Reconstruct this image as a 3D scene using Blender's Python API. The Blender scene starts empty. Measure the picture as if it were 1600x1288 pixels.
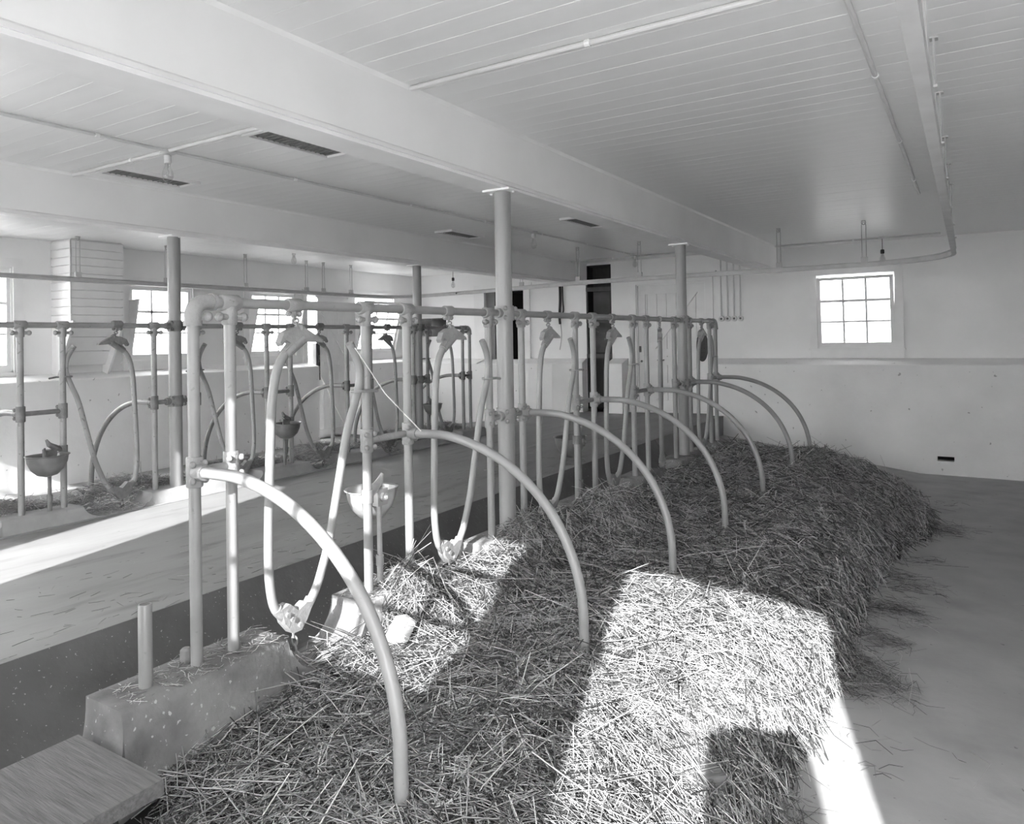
import bpy, math, random
import numpy as np
from mathutils import Vector, Matrix

random.seed(7)
rng = np.random.default_rng(7)
SC = bpy.context.scene
COL = SC.collection
PI = math.pi

# ------------------------------------------------------------------ camera
CAM_POS = (2.3979, -1.602, 1.1628)
YAW, PITCH, ROLL, F_PX = 0.5632, 0.0117, -0.0175, 1138.689


def cam_axes():
    w = Vector((-math.sin(YAW) * math.cos(PITCH), math.cos(YAW) * math.cos(PITCH), math.sin(PITCH)))
    r = Vector((math.cos(YAW), math.sin(YAW), 0))
    u = r.cross(w)
    c, s = math.cos(ROLL), math.sin(ROLL)
    return c * r + s * u, c * u - s * r, w


cam_d = bpy.data.cameras.new('camera')
cam = bpy.data.objects.new('camera', cam_d)
COL.objects.link(cam)
ar, au, aw = cam_axes()
cam.matrix_world = Matrix(((ar.x, au.x, -aw.x, CAM_POS[0]), (ar.y, au.y, -aw.y, CAM_POS[1]),
                           (ar.z, au.z, -aw.z, CAM_POS[2]), (0, 0, 0, 1)))
cam_d.sensor_width = 36
cam_d.lens = 36 * F_PX / 1600
cam_d.shift_x = 3 / 1600
cam_d.shift_y = -127.19 / 1600
cam_d.clip_start = 0.02
SC.camera = cam

# ------------------------------------------------------------------ world, sun, exposure
world = bpy.data.worlds.new('world')
SC.world = world
world.use_nodes = True
wn = world.node_tree.nodes
bg = wn['Background']
bg.inputs[0].default_value = (0.94, 0.94, 0.94, 1)      # high white haze
bg.inputs[1].default_value = 12.0

sun_d = bpy.data.lights.new('sun', 'SUN')
sun_d.energy = 12.0
sun_d.angle = math.radians(0.6)
sun_d.color = (1, 1, 1)
sun = bpy.data.objects.new('sun', sun_d)
COL.objects.link(sun)
_el = math.atan(0.52)
_sd = Vector((-0.279 * math.cos(_el), 0.960 * math.cos(_el), -math.sin(_el)))
sun.rotation_euler = _sd.to_track_quat('-Z', 'Y').to_euler()

SC.view_settings.view_transform = 'Standard'
SC.view_settings.look = 'None'
SC.view_settings.exposure = 0.72
SC.view_settings.gamma = 1.0
SC.view_settings.use_curve_mapping = False
SC.cycles.max_bounces = 14
SC.cycles.diffuse_bounces = 7
SC.cycles.transparent_max_bounces = 16
SC.cycles.sample_clamp_indirect = 12


# ------------------------------------------------------------------ helpers
class MB:
    def __init__(self):
        self.v, self.f = [], []

    def add(self, vs, fs):
        o = len(self.v)
        self.v += [tuple(p) for p in vs]
        self.f += [tuple(i + o for i in f) for f in fs]
        return self

    def box(self, x0, x1, y0, y1, z0, z1, M=None):
        vs = [Vector((x, y, z)) for x in (x0, x1) for y in (y0, y1) for z in (z0, z1)]
        if M is not None:
            vs = [M @ p for p in vs]
        return self.add(vs, [(0, 1, 3, 2), (4, 6, 7, 5), (0, 4, 5, 1), (2, 3, 7, 6), (0, 2, 6, 4), (1, 5, 7, 3)])

    def tube(self, pts, r, n=12, caps=True, closed=False):
        pts = [Vector(p) for p in pts]
        m = len(pts)
        rs = r if isinstance(r, (list, tuple)) else [r] * m
        tang = []
        for i in range(m):
            a = pts[(i - 1) % m] if (closed or i > 0) else pts[i]
            b = pts[(i + 1) % m] if (closed or i < m - 1) else pts[i]
            tang.append((b - a).normalized())
        t0 = tang[0]
        ref = Vector((0, 0, 1)) if abs(t0.z) < 0.9 else Vector((1, 0, 0))
        nrm = t0.cross(ref).normalized()
        vs = []
        for i in range(m):
            t = tang[i]
            nrm = (nrm - t * nrm.dot(t)).normalized()
            bn = t.cross(nrm)
            for k in range(n):
                a = 2 * PI * k / n
                vs.append(pts[i] + (nrm * math.cos(a) + bn * math.sin(a)) * rs[i])
        fs = []
        for i in range(m if closed else m - 1):
            j = (i + 1) % m
            for k in range(n):
                k2 = (k + 1) % n
                fs.append((i * n + k, i * n + k2, j * n + k2, j * n + k))
        if caps and not closed:
            fs.append(tuple(reversed(range(n))))
            fs.append(tuple((m - 1) * n + k for k in range(n)))
        return self.add(vs, fs)

    def lathe(self, prof, c=(0, 0, 0), n=16, M=None):
        vs, fs = [], []
        for (r, z) in prof:
            for k in range(n):
                a = 2 * PI * k / n
                p = Vector((c[0] + r * math.cos(a), c[1] + r * math.sin(a), c[2] + z))
                vs.append(M @ p if M is not None else p)
        for i in range(len(prof) - 1):
            for k in range(n):
                k2 = (k + 1) % n
                fs.append((i * n + k, i * n + k2, (i + 1) * n + k2, (i + 1) * n + k))
        fs.append(tuple(reversed(range(n))))
        fs.append(tuple((len(prof) - 1) * n + k for k in range(n)))
        return self.add(vs, fs)

    def ball(self, c, r, n=8):
        prof = [(max(1e-4, r * math.sin(PI * i / 6)), -r * math.cos(PI * i / 6)) for i in range(7)]
        return self.lathe(prof, c, n)

    def prism(self, poly, fn, t0, t1):
        """poly: list of (a,b); fn(a,b,t) -> point; extruded from t0 to t1"""
        n = len(poly)
        vs = [fn(a, b, t0) for a, b in poly] + [fn(a, b, t1) for a, b in poly]
        fs = [tuple(range(n)), tuple(reversed(range(n, 2 * n)))]
        for i in range(n):
            j = (i + 1) % n
            fs.append((i, i + n, j + n, j))
        return self.add(vs, fs)

    def mesh(self, name, mat, smooth=35):
        me = bpy.data.meshes.new(name)
        me.from_pydata(self.v, [], self.f)
        me.update()
        import bmesh
        bm = bmesh.new()
        bm.from_mesh(me)
        bmesh.ops.recalc_face_normals(bm, faces=bm.faces)
        bm.to_mesh(me)
        bm.free()
        if mat is not None:
            me.materials.append(mat)
        if smooth:
            me.polygons.foreach_set('use_smooth', [True] * len(me.polygons))
            me.set_sharp_from_angle(angle=math.radians(smooth))
        return me

    def obj(self, name, mat, parent=None, loc=None, smooth=35):
        return link(name, self.mesh(name, mat, smooth), parent, loc)


def link(name, me, parent=None, loc=None, rot=None):
    o = bpy.data.objects.new(name, me)
    COL.objects.link(o)
    if parent is not None:
        o.parent = parent
    if loc is not None:
        o.location = loc
    if rot is not None:
        o.rotation_euler = rot
    return o


def empty(name, loc=(0, 0, 0), rot=(0, 0, 0), parent=None):
    o = link(name, None, parent, loc, rot)
    o.empty_display_size = 0.1
    return o


def tag(o, label=None, cat=None, group=None, kind=None):
    if label:
        o['label'] = label
    if cat:
        o['category'] = cat
    if group:
        o['group'] = group
    if kind:
        o['kind'] = kind
    return o


def copy_tree(o, parent=None):
    c = o.copy()
    COL.objects.link(c)
    if parent is not None:
        c.parent = parent
    for ch in list(o.children):
        copy_tree(ch, c)
    return c


def bez(pts, n=6):
    """Catmull-Rom through points"""
    P = [Vector(p) for p in pts]
    out = []
    for i in range(len(P) - 1):
        p0 = P[i - 1] if i else P[0] * 2 - P[1]
        p1, p2 = P[i], P[i + 1]
        p3 = P[i + 2] if i + 2 < len(P) else P[-1] * 2 - P[-2]
        for k in range(n):
            t = k / n
            out.append(0.5 * ((2 * p1) + (p2 - p0) * t + (2 * p0 - 5 * p1 + 4 * p2 - p3) * t * t
                              + (3 * p1 - p0 - 3 * p2 + p3) * t ** 3))
    out.append(P[-1])
    return out


# ------------------------------------------------------------------ materials (all neutral grey: a monochrome world)
def mat(name, c, rough=0.6, var=0.08, scale=3.0, stretch=(1, 1, 1), bump=0.0, bscale=40, specks=0.0, speck_c=0.1,
        speck_scale=60, spec=0.4, stain=0.0, stain_c=0.2, stain_scale=2.0, stain_stretch=(1, 1, 1), metal=0.0, coat=0.0):
    m = bpy.data.materials.new(name)
    m.use_nodes = True
    nt = m.node_tree
    N, L = nt.nodes, nt.links
    b = N['Principled BSDF']
    b.inputs['Roughness'].default_value = rough
    b.inputs['Specular IOR Level'].default_value = spec
    b.inputs['Metallic'].default_value = metal
    b.inputs['Coat Weight'].default_value = coat
    b.inputs['Coat Roughness'].default_value = 0.15
    tc = N.new('ShaderNodeTexCoord')

    def coords(st):
        mp = N.new('ShaderNodeMapping')
        mp.inputs['Scale'].default_value = st
        L.new(tc.outputs['Object'], mp.inputs[0])
        return mp.outputs[0]

    def noise(sc, st, detail=5):
        n = N.new('ShaderNodeTexNoise')
        n.inputs['Scale'].default_value = sc
        n.inputs['Detail'].default_value = detail
        L.new(coords(st), n.inputs['Vector'])
        return n.outputs['Fac']

    def ramp(src, a, bb, c0, c1):
        r = N.new('ShaderNodeValToRGB')
        r.color_ramp.elements[0].position = a
        r.color_ramp.elements[1].position = bb
        r.color_ramp.elements[0].color = (c0, c0, c0, 1)
        r.color_ramp.elements[1].color = (c1, c1, c1, 1)
        L.new(src, r.inputs[0])
        return r.outputs[0]

    col = ramp(noise(scale, stretch), 0.3, 0.7, c * (1 - var), min(1, c * (1 + var)))
    if stain > 0:
        f = ramp(noise(stain_scale, stain_stretch, 8), 0.62 - stain * 0.25, 0.75, 0, 0.75)
        mx = N.new('ShaderNodeMix')
        mx.data_type = 'RGBA'
        L.new(f, mx.inputs[0])
        L.new(col, mx.inputs[6])
        mx.inputs[7].default_value = (stain_c, stain_c, stain_c, 1)
        col = mx.outputs[2]
    if specks > 0:
        f = ramp(noise(speck_scale, stretch, 3), 0.74 - specks * 0.2, 0.77 - specks * 0.2, 0, 1)
        mx = N.new('ShaderNodeMix')
        mx.data_type = 'RGBA'
        L.new(f, mx.inputs[0])
        L.new(col, mx.inputs[6])
        mx.inputs[7].default_value = (speck_c, speck_c, speck_c, 1)
        col = mx.outputs[2]
    L.new(col, b.inputs['Base Color'])
    if bump > 0:
        bp = N.new('ShaderNodeBump')
        bp.inputs['Strength'].default_value = bump
        bp.inputs['Distance'].default_value = 0.01
        L.new(noise(bscale, stretch), bp.inputs['Height'])
        L.new(bp.outputs[0], b.inputs['Normal'])
    return m


M_WALL = mat('white_wall_paint', 0.82, 0.5, 0.05, 1.2, bump=0.15, bscale=18)
M_LOWER = mat('whitewashed_concrete', 0.84, 0.65, 0.06, 1.5, bump=0.5, bscale=7, specks=0.12, speck_c=0.45, speck_scale=14)
M_CEIL = mat('gloss_ceiling_paint', 0.78, 0.34, 0.05, 1.5, (0.4, 3, 1), bump=0.05, bscale=5, spec=0.55)
M_GROOVE = mat('ceiling_slab', 0.4, 0.8)
M_TRIM = mat('white_trim_paint', 0.8, 0.45, 0.05, 4)
M_BEAM = mat('beam_paint', 0.8, 0.5, 0.05, 1.5, bump=0.1, bscale=10)
M_PIPE = mat('grey_pipe_enamel', 0.26, 0.36, 0.08, 9, specks=0.28, speck_c=0.22, speck_scale=45, spec=0.5)
M_FARPIPE = mat('worn_pipe_enamel', 0.26, 0.4, 0.14, 8, specks=0.45, speck_c=0.15, speck_scale=40, spec=0.5)
M_FIT = mat('cast_fitting', 0.27, 0.45, 0.14, 14, specks=0.3, speck_c=0.2, speck_scale=50, bump=0.4, bscale=60)
M_FARFIT = mat('rusty_cast_fitting', 0.17, 0.55, 0.25, 18, bump=0.5, bscale=60)
M_COL = mat('column_enamel', 0.27, 0.34, 0.07, 5, (1, 1, 0.3), specks=0.22, speck_c=0.25, speck_scale=38, spec=0.5, bump=0.2, bscale=60)
M_ALLEY = mat('feed_alley_concrete', 0.22, 0.6, 0.12, 2.5, (1, 0.35, 1), bump=0.25, bscale=22, stain=0.28, stain_c=0.12,
              stain_scale=3.0, stain_stretch=(2.2, 0.5, 1), specks=0.12, speck_c=0.1, speck_scale=34)
M_MANGER = mat('dark_manger_concrete', 0.12, 0.7, 0.2, 3, bump=0.3, bscale=30, specks=0.3, speck_c=0.34, speck_scale=70,
               stain=0.2, stain_c=0.09)
M_CURB = mat('curb_concrete', 0.22, 0.85, 0.4, 5, bump=1.0, bscale=22, specks=0.42, speck_c=0.42, speck_scale=38, stain=0.4, stain_c=0.11,
             stain_scale=5)
M_FARCURB = mat('far_curb_concrete', 0.3, 0.8, 0.15, 6, bump=0.4, bscale=16, specks=0.2, speck_c=0.2, speck_scale=30)  # paler, less mottled concrete of the far-row curb
M_WALK = mat('litter_walk_concrete', 0.37, 0.7, 0.1, 3, bump=0.25, bscale=20, stain=0.25, stain_c=0.26, stain_scale=2.2,
             specks=0.12, speck_c=0.2, speck_scale=20)
M_PLAT = mat('stall_platform_concrete', 0.25, 0.8, 0.15, 4)
M_DARK = mat('dark_stained_wood', 0.03, 0.5, 0.3, 6, (6, 6, 0.6))
M_DARKRAIL = mat('dark_rail_wood', 0.06, 0.5, 0.3, 6)
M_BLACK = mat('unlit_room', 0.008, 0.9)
M_BOARD = mat('weathered_board', 0.15, 0.7, 0.28, 5, (1.2, 16, 16), bump=0.4, bscale=14)
M_BOWL = mat('bowl_enamel', 0.13, 0.3, 0.25, 12, spec=0.6, bump=0.2, bscale=30)
M_BOWLPALE = mat('bowl_galvanised', 0.42, 0.32, 0.18, 12, spec=0.6, metal=0.35)
M_TRACK = mat('galvanised_track', 0.5, 0.4, 0.1, 8, spec=0.5)
M_COND = mat('painted_conduit', 0.62, 0.4, 0.06, 8)
M_LEATHER = mat('black_leather', 0.03, 0.5, 0.3, 12)
M_ROD = mat('hanger_rod_iron', 0.45, 0.45, 0.1, 8)
M_GRILLE = mat('vent_mesh', 0.17, 0.6, 0.2, 60)
M_STRING = mat('pale_twine', 0.8, 0.8)
M_OUT = mat('pale_yard', 0.38, 0.9, 0.05, 0.4)
M_CLOTH = mat('black_focusing_cloth', 0.02, 0.9)
M_WOODCAM = mat('varnished_camera_wood', 0.15, 0.4, 0.2, 5, (1, 1, 6))


def straw_mat(name, lo, hi):
    m = bpy.data.materials.new(name)
    m.use_nodes = True
    nt = m.node_tree
    b = nt.nodes['Principled BSDF']
    b.inputs['Roughness'].default_value = 0.5
    b.inputs['Specular IOR Level'].default_value = 0.35
    at = nt.nodes.new('ShaderNodeAttribute')
    at.attribute_name = 'tone'
    r = nt.nodes.new('ShaderNodeValToRGB')
    r.color_ramp.elements[0].color = (lo, lo, lo, 1)
    r.color_ramp.elements[1].color = (hi, hi, hi, 1)
    nt.links.new(at.outputs['Fac'], r.inputs[0])
    nt.links.new(r.outputs[0], b.inputs['Base Color'])
    return m


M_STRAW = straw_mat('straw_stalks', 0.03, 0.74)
M_HAY = straw_mat('hay_stalks', 0.16, 0.6)


def glass(name, tint, refl):
    m = bpy.data.materials.new(name)
    m.use_nodes = True
    nt = m.node_tree
    N, L = nt.nodes, nt.links
    N.remove(N['Principled BSDF'])
    out = N['Material Output']
    tr = N.new('ShaderNodeBsdfTransparent')
    tr.inputs[0].default_value = (tint, tint, tint, 1)
    gl = N.new('ShaderNodeBsdfGlossy')
    gl.inputs['Roughness'].default_value = 0.03
    gl.inputs['Color'].default_value = (0.9, 0.9, 0.9, 1)
    lw = N.new('ShaderNodeLayerWeight')
    lw.inputs[0].default_value = 0.5
    pw_ = N.new('ShaderNodeMath')
    pw_.operation = 'POWER'
    pw_.inputs[1].default_value = 4.0
    L.new(lw.outputs['Facing'], pw_.inputs[0])
    ml = N.new('ShaderNodeMath')
    ml.operation = 'MULTIPLY_ADD'
    ml.use_clamp = True
    ml.inputs[1].default_value = 0.9
    ml.inputs[2].default_value = 0.04 * refl
    L.new(pw_.outputs[0], ml.inputs[0])
    mx = N.new('ShaderNodeMixShader')
    L.new(ml.outputs[0], mx.inputs[0])
    L.new(tr.outputs[0], mx.inputs[1])
    L.new(gl.outputs[0], mx.inputs[2])
    L.new(mx.outputs[0], out.inputs[0])
    return m


M_GLASS = glass('dusty_window_glass', 0.85, 1.0)
M_DIMGLASS = glass('dimmed_window_glass', 0.45, 1.0)  # grey tint holds back the glare so the far window bars show
M_CLEAR = glass('clear_window_glass', 0.92, 1.0)
M_BULB = glass('bulb_glass', 0.88, 2.0)

# ------------------------------------------------------------------ dimensions (origin: top of the near curb)
CEIL = 2.438
XL, XR = -6.95, 3.7                  # side walls
YN, YF = -1.7, 9.7                   # near wall, far wall (upper faces)
XF = -3.186                          # far stall row
RAIL = 1.321
ARCZ = 0.70
WT = 0.10


def struct(o, label=None):
    o['kind'] = 'structure'
    if label:
        o['label'] = label
    return o


# ------------------------------------------------------------------ floors
def grid(name, xs, ys, zf, m, parent=None):
    mb = MB()
    vs = [(x, y, zf(x, y)) for y in ys for x in xs]
    nx = len(xs)
    fs = [(j * nx + i, j * nx + i + 1, (j + 1) * nx + i + 1, (j + 1) * nx + i) for j in range(len(ys) - 1) for i in range(nx - 1)]
    mb.add(vs, fs)
    me = bpy.data.meshes.new(name)
    me.from_pydata(mb.v, [], mb.f)
    me.materials.append(m)
    me.polygons.foreach_set('use_smooth', [True] * len(me.polygons))
    return link(name, me, parent)


def walk_z(x, y):
    a = -0.60 - 0.012 * (y - 1)
    if x >= 1.8:
        return a
    return a + (-0.33 - a) * (1.8 - x) / 2.65


ALX = -0.775                         # near edge of the raised feed alley


def alley_z(x):
    return -0.05 - 0.05 * (ALX - x) / 2.3


mb = MB()
mb.prism([(ALX, alley_z(ALX)), (-3.02, alley_z(-3.02)), (-3.02, -1.0), (ALX - 0.02, -1.0)],
         lambda a, b, t: (a, t, b), YN, YF)
alley = struct(mb.obj('floor', M_ALLEY, smooth=0), 'raised grey concrete feed alley floor between the two stall rows')
struct(grid('floor', [1.70 + 0.1 * i for i in range(21)], [YN - .1 + 0.3 * i for i in range(39)], walk_z, M_WALK),
       'pale concrete litter walk beside the straw bed')
struct(grid('floor', [ALX - .02 + (2.52) * i / 12 for i in range(13)], [6.58 + 0.26 * i for i in range(13)], walk_z, M_WALK),
       'sloping concrete cross walk beyond the end of the stalls')
mb = MB().box(-0.14, 1.42, YN, 6.62, -1.0, -0.345)
struct(mb.obj('floor', M_PLAT, smooth=0), 'concrete stall platform beneath the straw')
mb = MB().box(XL - .2, XF - .05, YN, YF, -1.0, -0.47)
struct(mb.obj('floor', M_WALK, smooth=0), 'concrete floor behind the far stall row')
struct(grid('floor', [XL + (XL * -1 - 3.0) * i / 12 for i in range(13)], [6.40 + 0.3 * i for i in range(12)],
            lambda x, y: -0.098 if x > -3.4 else max(-0.468, -0.098 - 0.13 * (-3.4 - x)), M_ALLEY), 'concrete ramp beyond the end of the far stall row')
mb = MB().box(-4.9, -3.02, YN, 6.4, -1.0, -0.2)
struct(mb.obj('floor', M_PLAT, smooth=0), 'concrete stall platform of the far stall row')
mb = MB().box(-60, 60, -60, -1.82, -0.72, -0.66).box(-60, 60, 10.1, 70, -0.72, -0.66).box(-60, -7.15, -1.82, 10.1, -0.72, -0.66).box(3.9, 60, -1.82, 10.1, -0.72, -0.66)
struct(mb.obj('ground', M_OUT, smooth=0), 'bright pale yard outside the windows')

# manger trough
prof = bez([(ALX, 0, -0.052), (-0.70, 0, -0.14), (-0.58, 0, -0.27), (-0.42, 0, -0.34), (-0.26, 0, -0.345), (-0.12, 0, -0.30), (-0.10, 0, -0.15)], 4)
mb = MB()
mb.prism([(p.x, p.z) for p in prof] + [(-0.10, -0.6), (ALX, -0.6)], lambda a, b, t: (a, t, b), YN, 6.58)
tag(mb.obj('manger_trough', M_MANGER, smooth=40), 'dark speckled concrete feed trough sunk between the alley and the near curb', 'manger')


# ------------------------------------------------------------------ walls with holes
def wall(name, axis, pos, thick, a0, a1, z0, z1, holes, m):
    """axis 'x': wall lies along x at y=pos.. ; 'y': along y at x=pos.."""
    cuts = sorted(set([a0, a1] + [h[0] for h in holes] + [h[1] for h in holes]))
    mb = MB()
    for i in range(len(cuts) - 1):
        c0, c1 = cuts[i], cuts[i + 1]
        mid = (c0 + c1) / 2
        hs = sorted([(h[2], h[3]) for h in holes if h[0] < mid < h[1]])
        z = z0
        spans = []
        for (b0, b1) in hs:
            if b0 > z:
                spans.append((z, b0))
            z = b1
        if z < z1:
            spans.append((z, z1))
        for (s0, s1) in spans:
            if axis == 'x':
                mb.box(c0, c1, pos, pos + thick, s0, s1)
            else:
                mb.box(pos, pos + thick, c0, c1, s0, s1)
    return struct(mb.obj(name, m, smooth=0))


W1 = (0.53, 1.53, 0.97, 2.0)                         # far wall window opening
LW = [(3.83, 4.75, 0.98, 1.97), (5.71, 6.60, 0.98, 1.97), (7.98, 9.02, 0.98, 1.97)]
LD = (6.86, 7.80, -0.47, 1.95)
wf = wall('wall_far', 'x', YF, WT, XL - .15, XR + .15, -1.0, CEIL + .06,
          [(W1[0], W1[1], W1[2], W1[3]), (-5.29, -4.43, 0.72, 2.05), (-3.18, -2.71, -0.05, 2.40), (-2.24, -1.12, -0.03, 2.0), (-7.05, -6.2, 1.24, 1.6)], M_WALL)
tag(wf, 'white painted far wall with a window, a door and dark openings')
LW_ADDED = [(-1.3, -0.2, 0.9, 2.1), (0.15, 1.15, 0.9, 2.1), (1.45, 2.45, 0.9, 2.1)]  # windows added beyond the view to bring in more daylight
wl = wall('wall_left', 'y', XL - WT, WT, YN, YF, -1.0, CEIL + .06, LW + LW_ADDED + [LD], M_WALL)
tag(wl, 'white painted side wall with tilting windows behind the far stalls')
RWIN = []
wr = wall('wall_right', 'y', XR, WT, YN, YF, -1.0, CEIL + .06, RWIN, M_WALL)
tag(wr, 'white side wall along the litter walk')
NW = (0.50, 1.36, 1.0, 2.06)
wnr = wall('wall_near', 'x', YN - WT, WT, XL - .15, XR + .15, -1.0, CEIL + .06,
           [NW, (1.90, 3.0, -0.62, 2.03), (-2.06, -1.35, -0.06, 2.34), (-5.9, -4.8, 1.0, 2.1)], M_WALL)
tag(wnr, 'white end wall behind the camera with two open doorways')


# lower concrete walls with a sloping ledge (parts of their walls)
def ledge_x(x0, x1, y_front0, y_front1=None, zt=0.735, zb=-1.0):
    """concrete base in front of the far wall from x0 to x1"""
    y1 = y_front0 if y_front1 is None else y_front1
    mb = MB()
    vs = []
    for x, yf in ((x0, y_front0), (x1, y1)):
        vs += [(x, yf, zb), (x, yf, zt - 0.012), (x, yf + 0.012, zt), (x, YF, zt + 0.075), (x, YF, zb)]
    fs = [(0, 1, 2, 3, 4), (9, 8, 7, 6, 5)] + [(i, 5 + i, 5 + (i + 1) % 5, (i + 1) % 5) for i in range(5)]
    mb.add(vs, fs)
    return mb.obj('concrete_base', M_LOWER, wf, smooth=0)


ledge_x(XL, -5.29, 9.40)
ledge_x(-5.29, -4.43, 9.40, zt=0.72)
ledge_x(-4.43, -3.71, 9.40)
ledge_x(-3.71, -3.19, 9.40, 9.52)
ledge_x(-2.70, -2.42, 9.44, 9.42)
# concrete to the litter walk side, with a small slot recessed in it
ledge_x(-0.97, 2.0, 9.40)
ledge_x(2.19, XR, 9.40)
mb = MB()
mb.prism([(9.40, -0.46), (9.40, 0.723), (9.412, 0.735), (YF, 0.81), (YF, -0.46)], lambda a, b, t: (t, a, b), 2.0, 2.19)
mb.obj('concrete_base', M_LOWER, wf, smooth=0)
mb = MB().box(2.0, 2.19, 9.40, 9.7, -1.0, -0.52)
mb.obj('concrete_base', M_LOWER, wf, smooth=0)
mb = MB().box(2.0, 2.19, 9.52, 9.53, -0.52, -0.46)
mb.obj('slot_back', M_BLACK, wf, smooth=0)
mb = MB()


def left_base(y0, y1):
    mb = MB()
    mb.prism([(XL, -1.0), (-6.67, -1.0), (-6.67, 0.765), (-6.68, 0.775), (XL, 0.84)], lambda a, b, t: (a, t, b), y0, y1)
    return mb.obj('concrete_base', M_LOWER, wl, smooth=0)


left_base(YN, LD[0])
left_base(LD[1], 9.40)
mb = MB()
mb.prism([(XR, -1.0), (3.45, -1.0), (3.45, 0.765), (XR, 0.84)], lambda a, b, t: (a, t, b), YN, 9.40)
mb.obj('concrete_base', M_PLAT, wr, smooth=0)  # unseen wall base kept dark to cut light bounced onto the straw

# ------------------------------------------------------------------ ceiling of narrow boards
mb = MB().box(XL - .15, XR + .15, YN - .12, YF + .12, CEIL + 0.012, CEIL + 0.1)
ce = struct(mb.obj('ceiling', M_GROOVE, smooth=0), 'glossy white boarded ceiling')
BW = 0.1425
me_b = None
y = YN
while y < YF - 0.01:
    if me_b is None:
        w = BW - 0.0012
        me_b = MB()
        me_b.prism([(0, 0.02), (0, 0.0015), (0.0015, 0), (w - 0.0015, 0), (w, 0.0015), (w, 0.02)], lambda a, b, t: (t, a, b), XL, XR)
        me_b = me_b.mesh('board', M_CEIL, 0)
    link('board', me_b, ce, (0, y, CEIL), (math.radians(random.uniform(-0.35, 0.35)), 0, 0))
    y += BW


# ------------------------------------------------------------------ beams and columns
def beam(x0, x1, label):
    e = empty('ceiling_beam', ((x0 + x1) / 2, 4, 2.07))
    MB().box(x0 - e.location.x, x1 - e.location.x, YN - 4, YF - 4, 0.018, CEIL - 2.07).obj('casing', M_BEAM, e, smooth=0)
    MB().box(x0 - 0.012 - e.location.x, x1 + 0.012 - e.location.x, YN - 4, YF - 4, 0.0, 0.018).obj('soffit_board', M_TRIM, e, smooth=0)
    for s, xx in ((1, x1), (-1, x0)):
        m = MB()
        xx = xx - e.location.x
        m.prism([(xx, 0.018), (xx + s * 0.02, 0.018), (xx + s * 0.012, 0.04), (xx, 0.05)], lambda a, b, t: (a, t, b), YN - 4, YF - 4)
        m.obj('moulding', M_TRIM, e, smooth=0)
        m = MB()
        m.prism([(xx, 0.368), (xx + s * 0.014, 0.368), (xx, 0.350)], lambda a, b, t: (a, t, b), YN - 4, YF - 4)
        m.obj('moulding', M_TRIM, e, smooth=0)
    return tag(e, label, 'beam')


beam(-0.115, 0.045, 'white boxed ceiling beam above the near stall row')
beam(-3.36, -3.16, 'white boxed ceiling beam above the far stall row')


def column(x, y, zbot, label):
    e = empty('support_column', (x, y, zbot))
    h = 2.07 - zbot
    MB().tube([(0, 0, 0), (0, 0, h - 0.01)], 0.051, 28).obj('shaft', M_COL, e)
    m = MB().box(-0.095, 0.095, -0.075, 0.075, h - 0.012, h)
    for s in (-1, 1):
        m.ball((s * 0.078, 0, h - 0.012), 0.011)
    m.obj('cap_plate', M_TRIM, e, smooth=0)
    for z in (RAIL - zbot, ARCZ - zbot):
        m = MB().tube([(0, 0, z - 0.045), (0, 0, z + 0.045)], 0.059, 28)
        for s in (-1, 1):
            m.tube([(0.0, s * 0.05, z), (0.0, s * 0.085, z)], 0.03, 12)
            m.ball((0.045, s * 0.055, z + 0.028), 0.014)
            m.ball((0.045, s * 0.055, z - 0.028), 0.014)
        m.obj('pipe_band', M_FIT if x > -1 else M_FARFIT, e)
    return tag(e, label, 'column', 'painted pipe columns carrying the ceiling beams')


column(0, 2.133, -0.02, 'thick pale pipe column standing in deep straw in the near row')
column(0, 5.365, -0.02, 'pipe column of the near row crossed by the dim far door')
column(XF, 2.027, -0.005, 'pipe column in the far row in front of the closed tilting window')
column(XF, 5.175, -0.005, 'pipe column in the far row beside the open tilted window')

# ------------------------------------------------------------------ stall pipework
R_POST, R_RAIL = 0.0215, 0.0205

NEAR_PAIRS = [(0.028, 0.184), (0.923, 1.219), (1.955, 2.325), (3.067, 3.356), (4.117, 4.42), (5.13, 5.58), (6.25, 6.463)]
NEAR_H = [0.498, 1.566, 2.667, 3.711, 4.751, 5.969]
FAR_PAIRS = [(-0.05, 0.1), (0.86, 1.14), (1.842, 2.229), (2.958, 3.239), (3.995, 4.355), (5.084, 5.349), (6.075, 6.232)]
FAR_H = [0.5, 1.544, 2.647, 3.626, 4.636, 5.73]


def tee_mesh(m):
    b = MB()
    b.tube([(0, -0.042, 0), (0, -0.036, 0), (0, 0.036, 0), (0, 0.042, 0)], [0.027, 0.031, 0.031, 0.027], 16)
    b.tube([(0, 0, -0.015), (0, 0, -0.078), (0, 0, -0.085)], [0.029, 0.029, 0.026], 16)
    for s in (-1, 1):
        b.tube([(0.012, s * 0.02, -0.055), (0.014, s * 0.052, -0.055)], 0.012, 8)
        b.ball((0.014, s * 0.053, -0.055), 0.018)
    return b.mesh('pipe_tee', m)


def elbow_mesh(m):
    b = MB()
    pts = [(0, 0, -0.085), (0, 0, -0.05)] + [(0, 0.055 - 0.055 * math.cos(t), -0.055 + 0.055 * math.sin(t)) for t in [i * PI / 12 for i in range(1, 7)]] + [(0, 0.085, 0)]
    b.tube(pts, 0.030, 16)
    b.tube([(0, 0, -0.09), (0, 0, -0.07)], 0.033, 16)
    b.tube([(0, 0.075, 0), (0, 0.09, 0)], 0.033, 16)
    b.ball((0.015, 0.052, -0.055), 0.019)
    return b.mesh('pipe_elbow', m)


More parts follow.
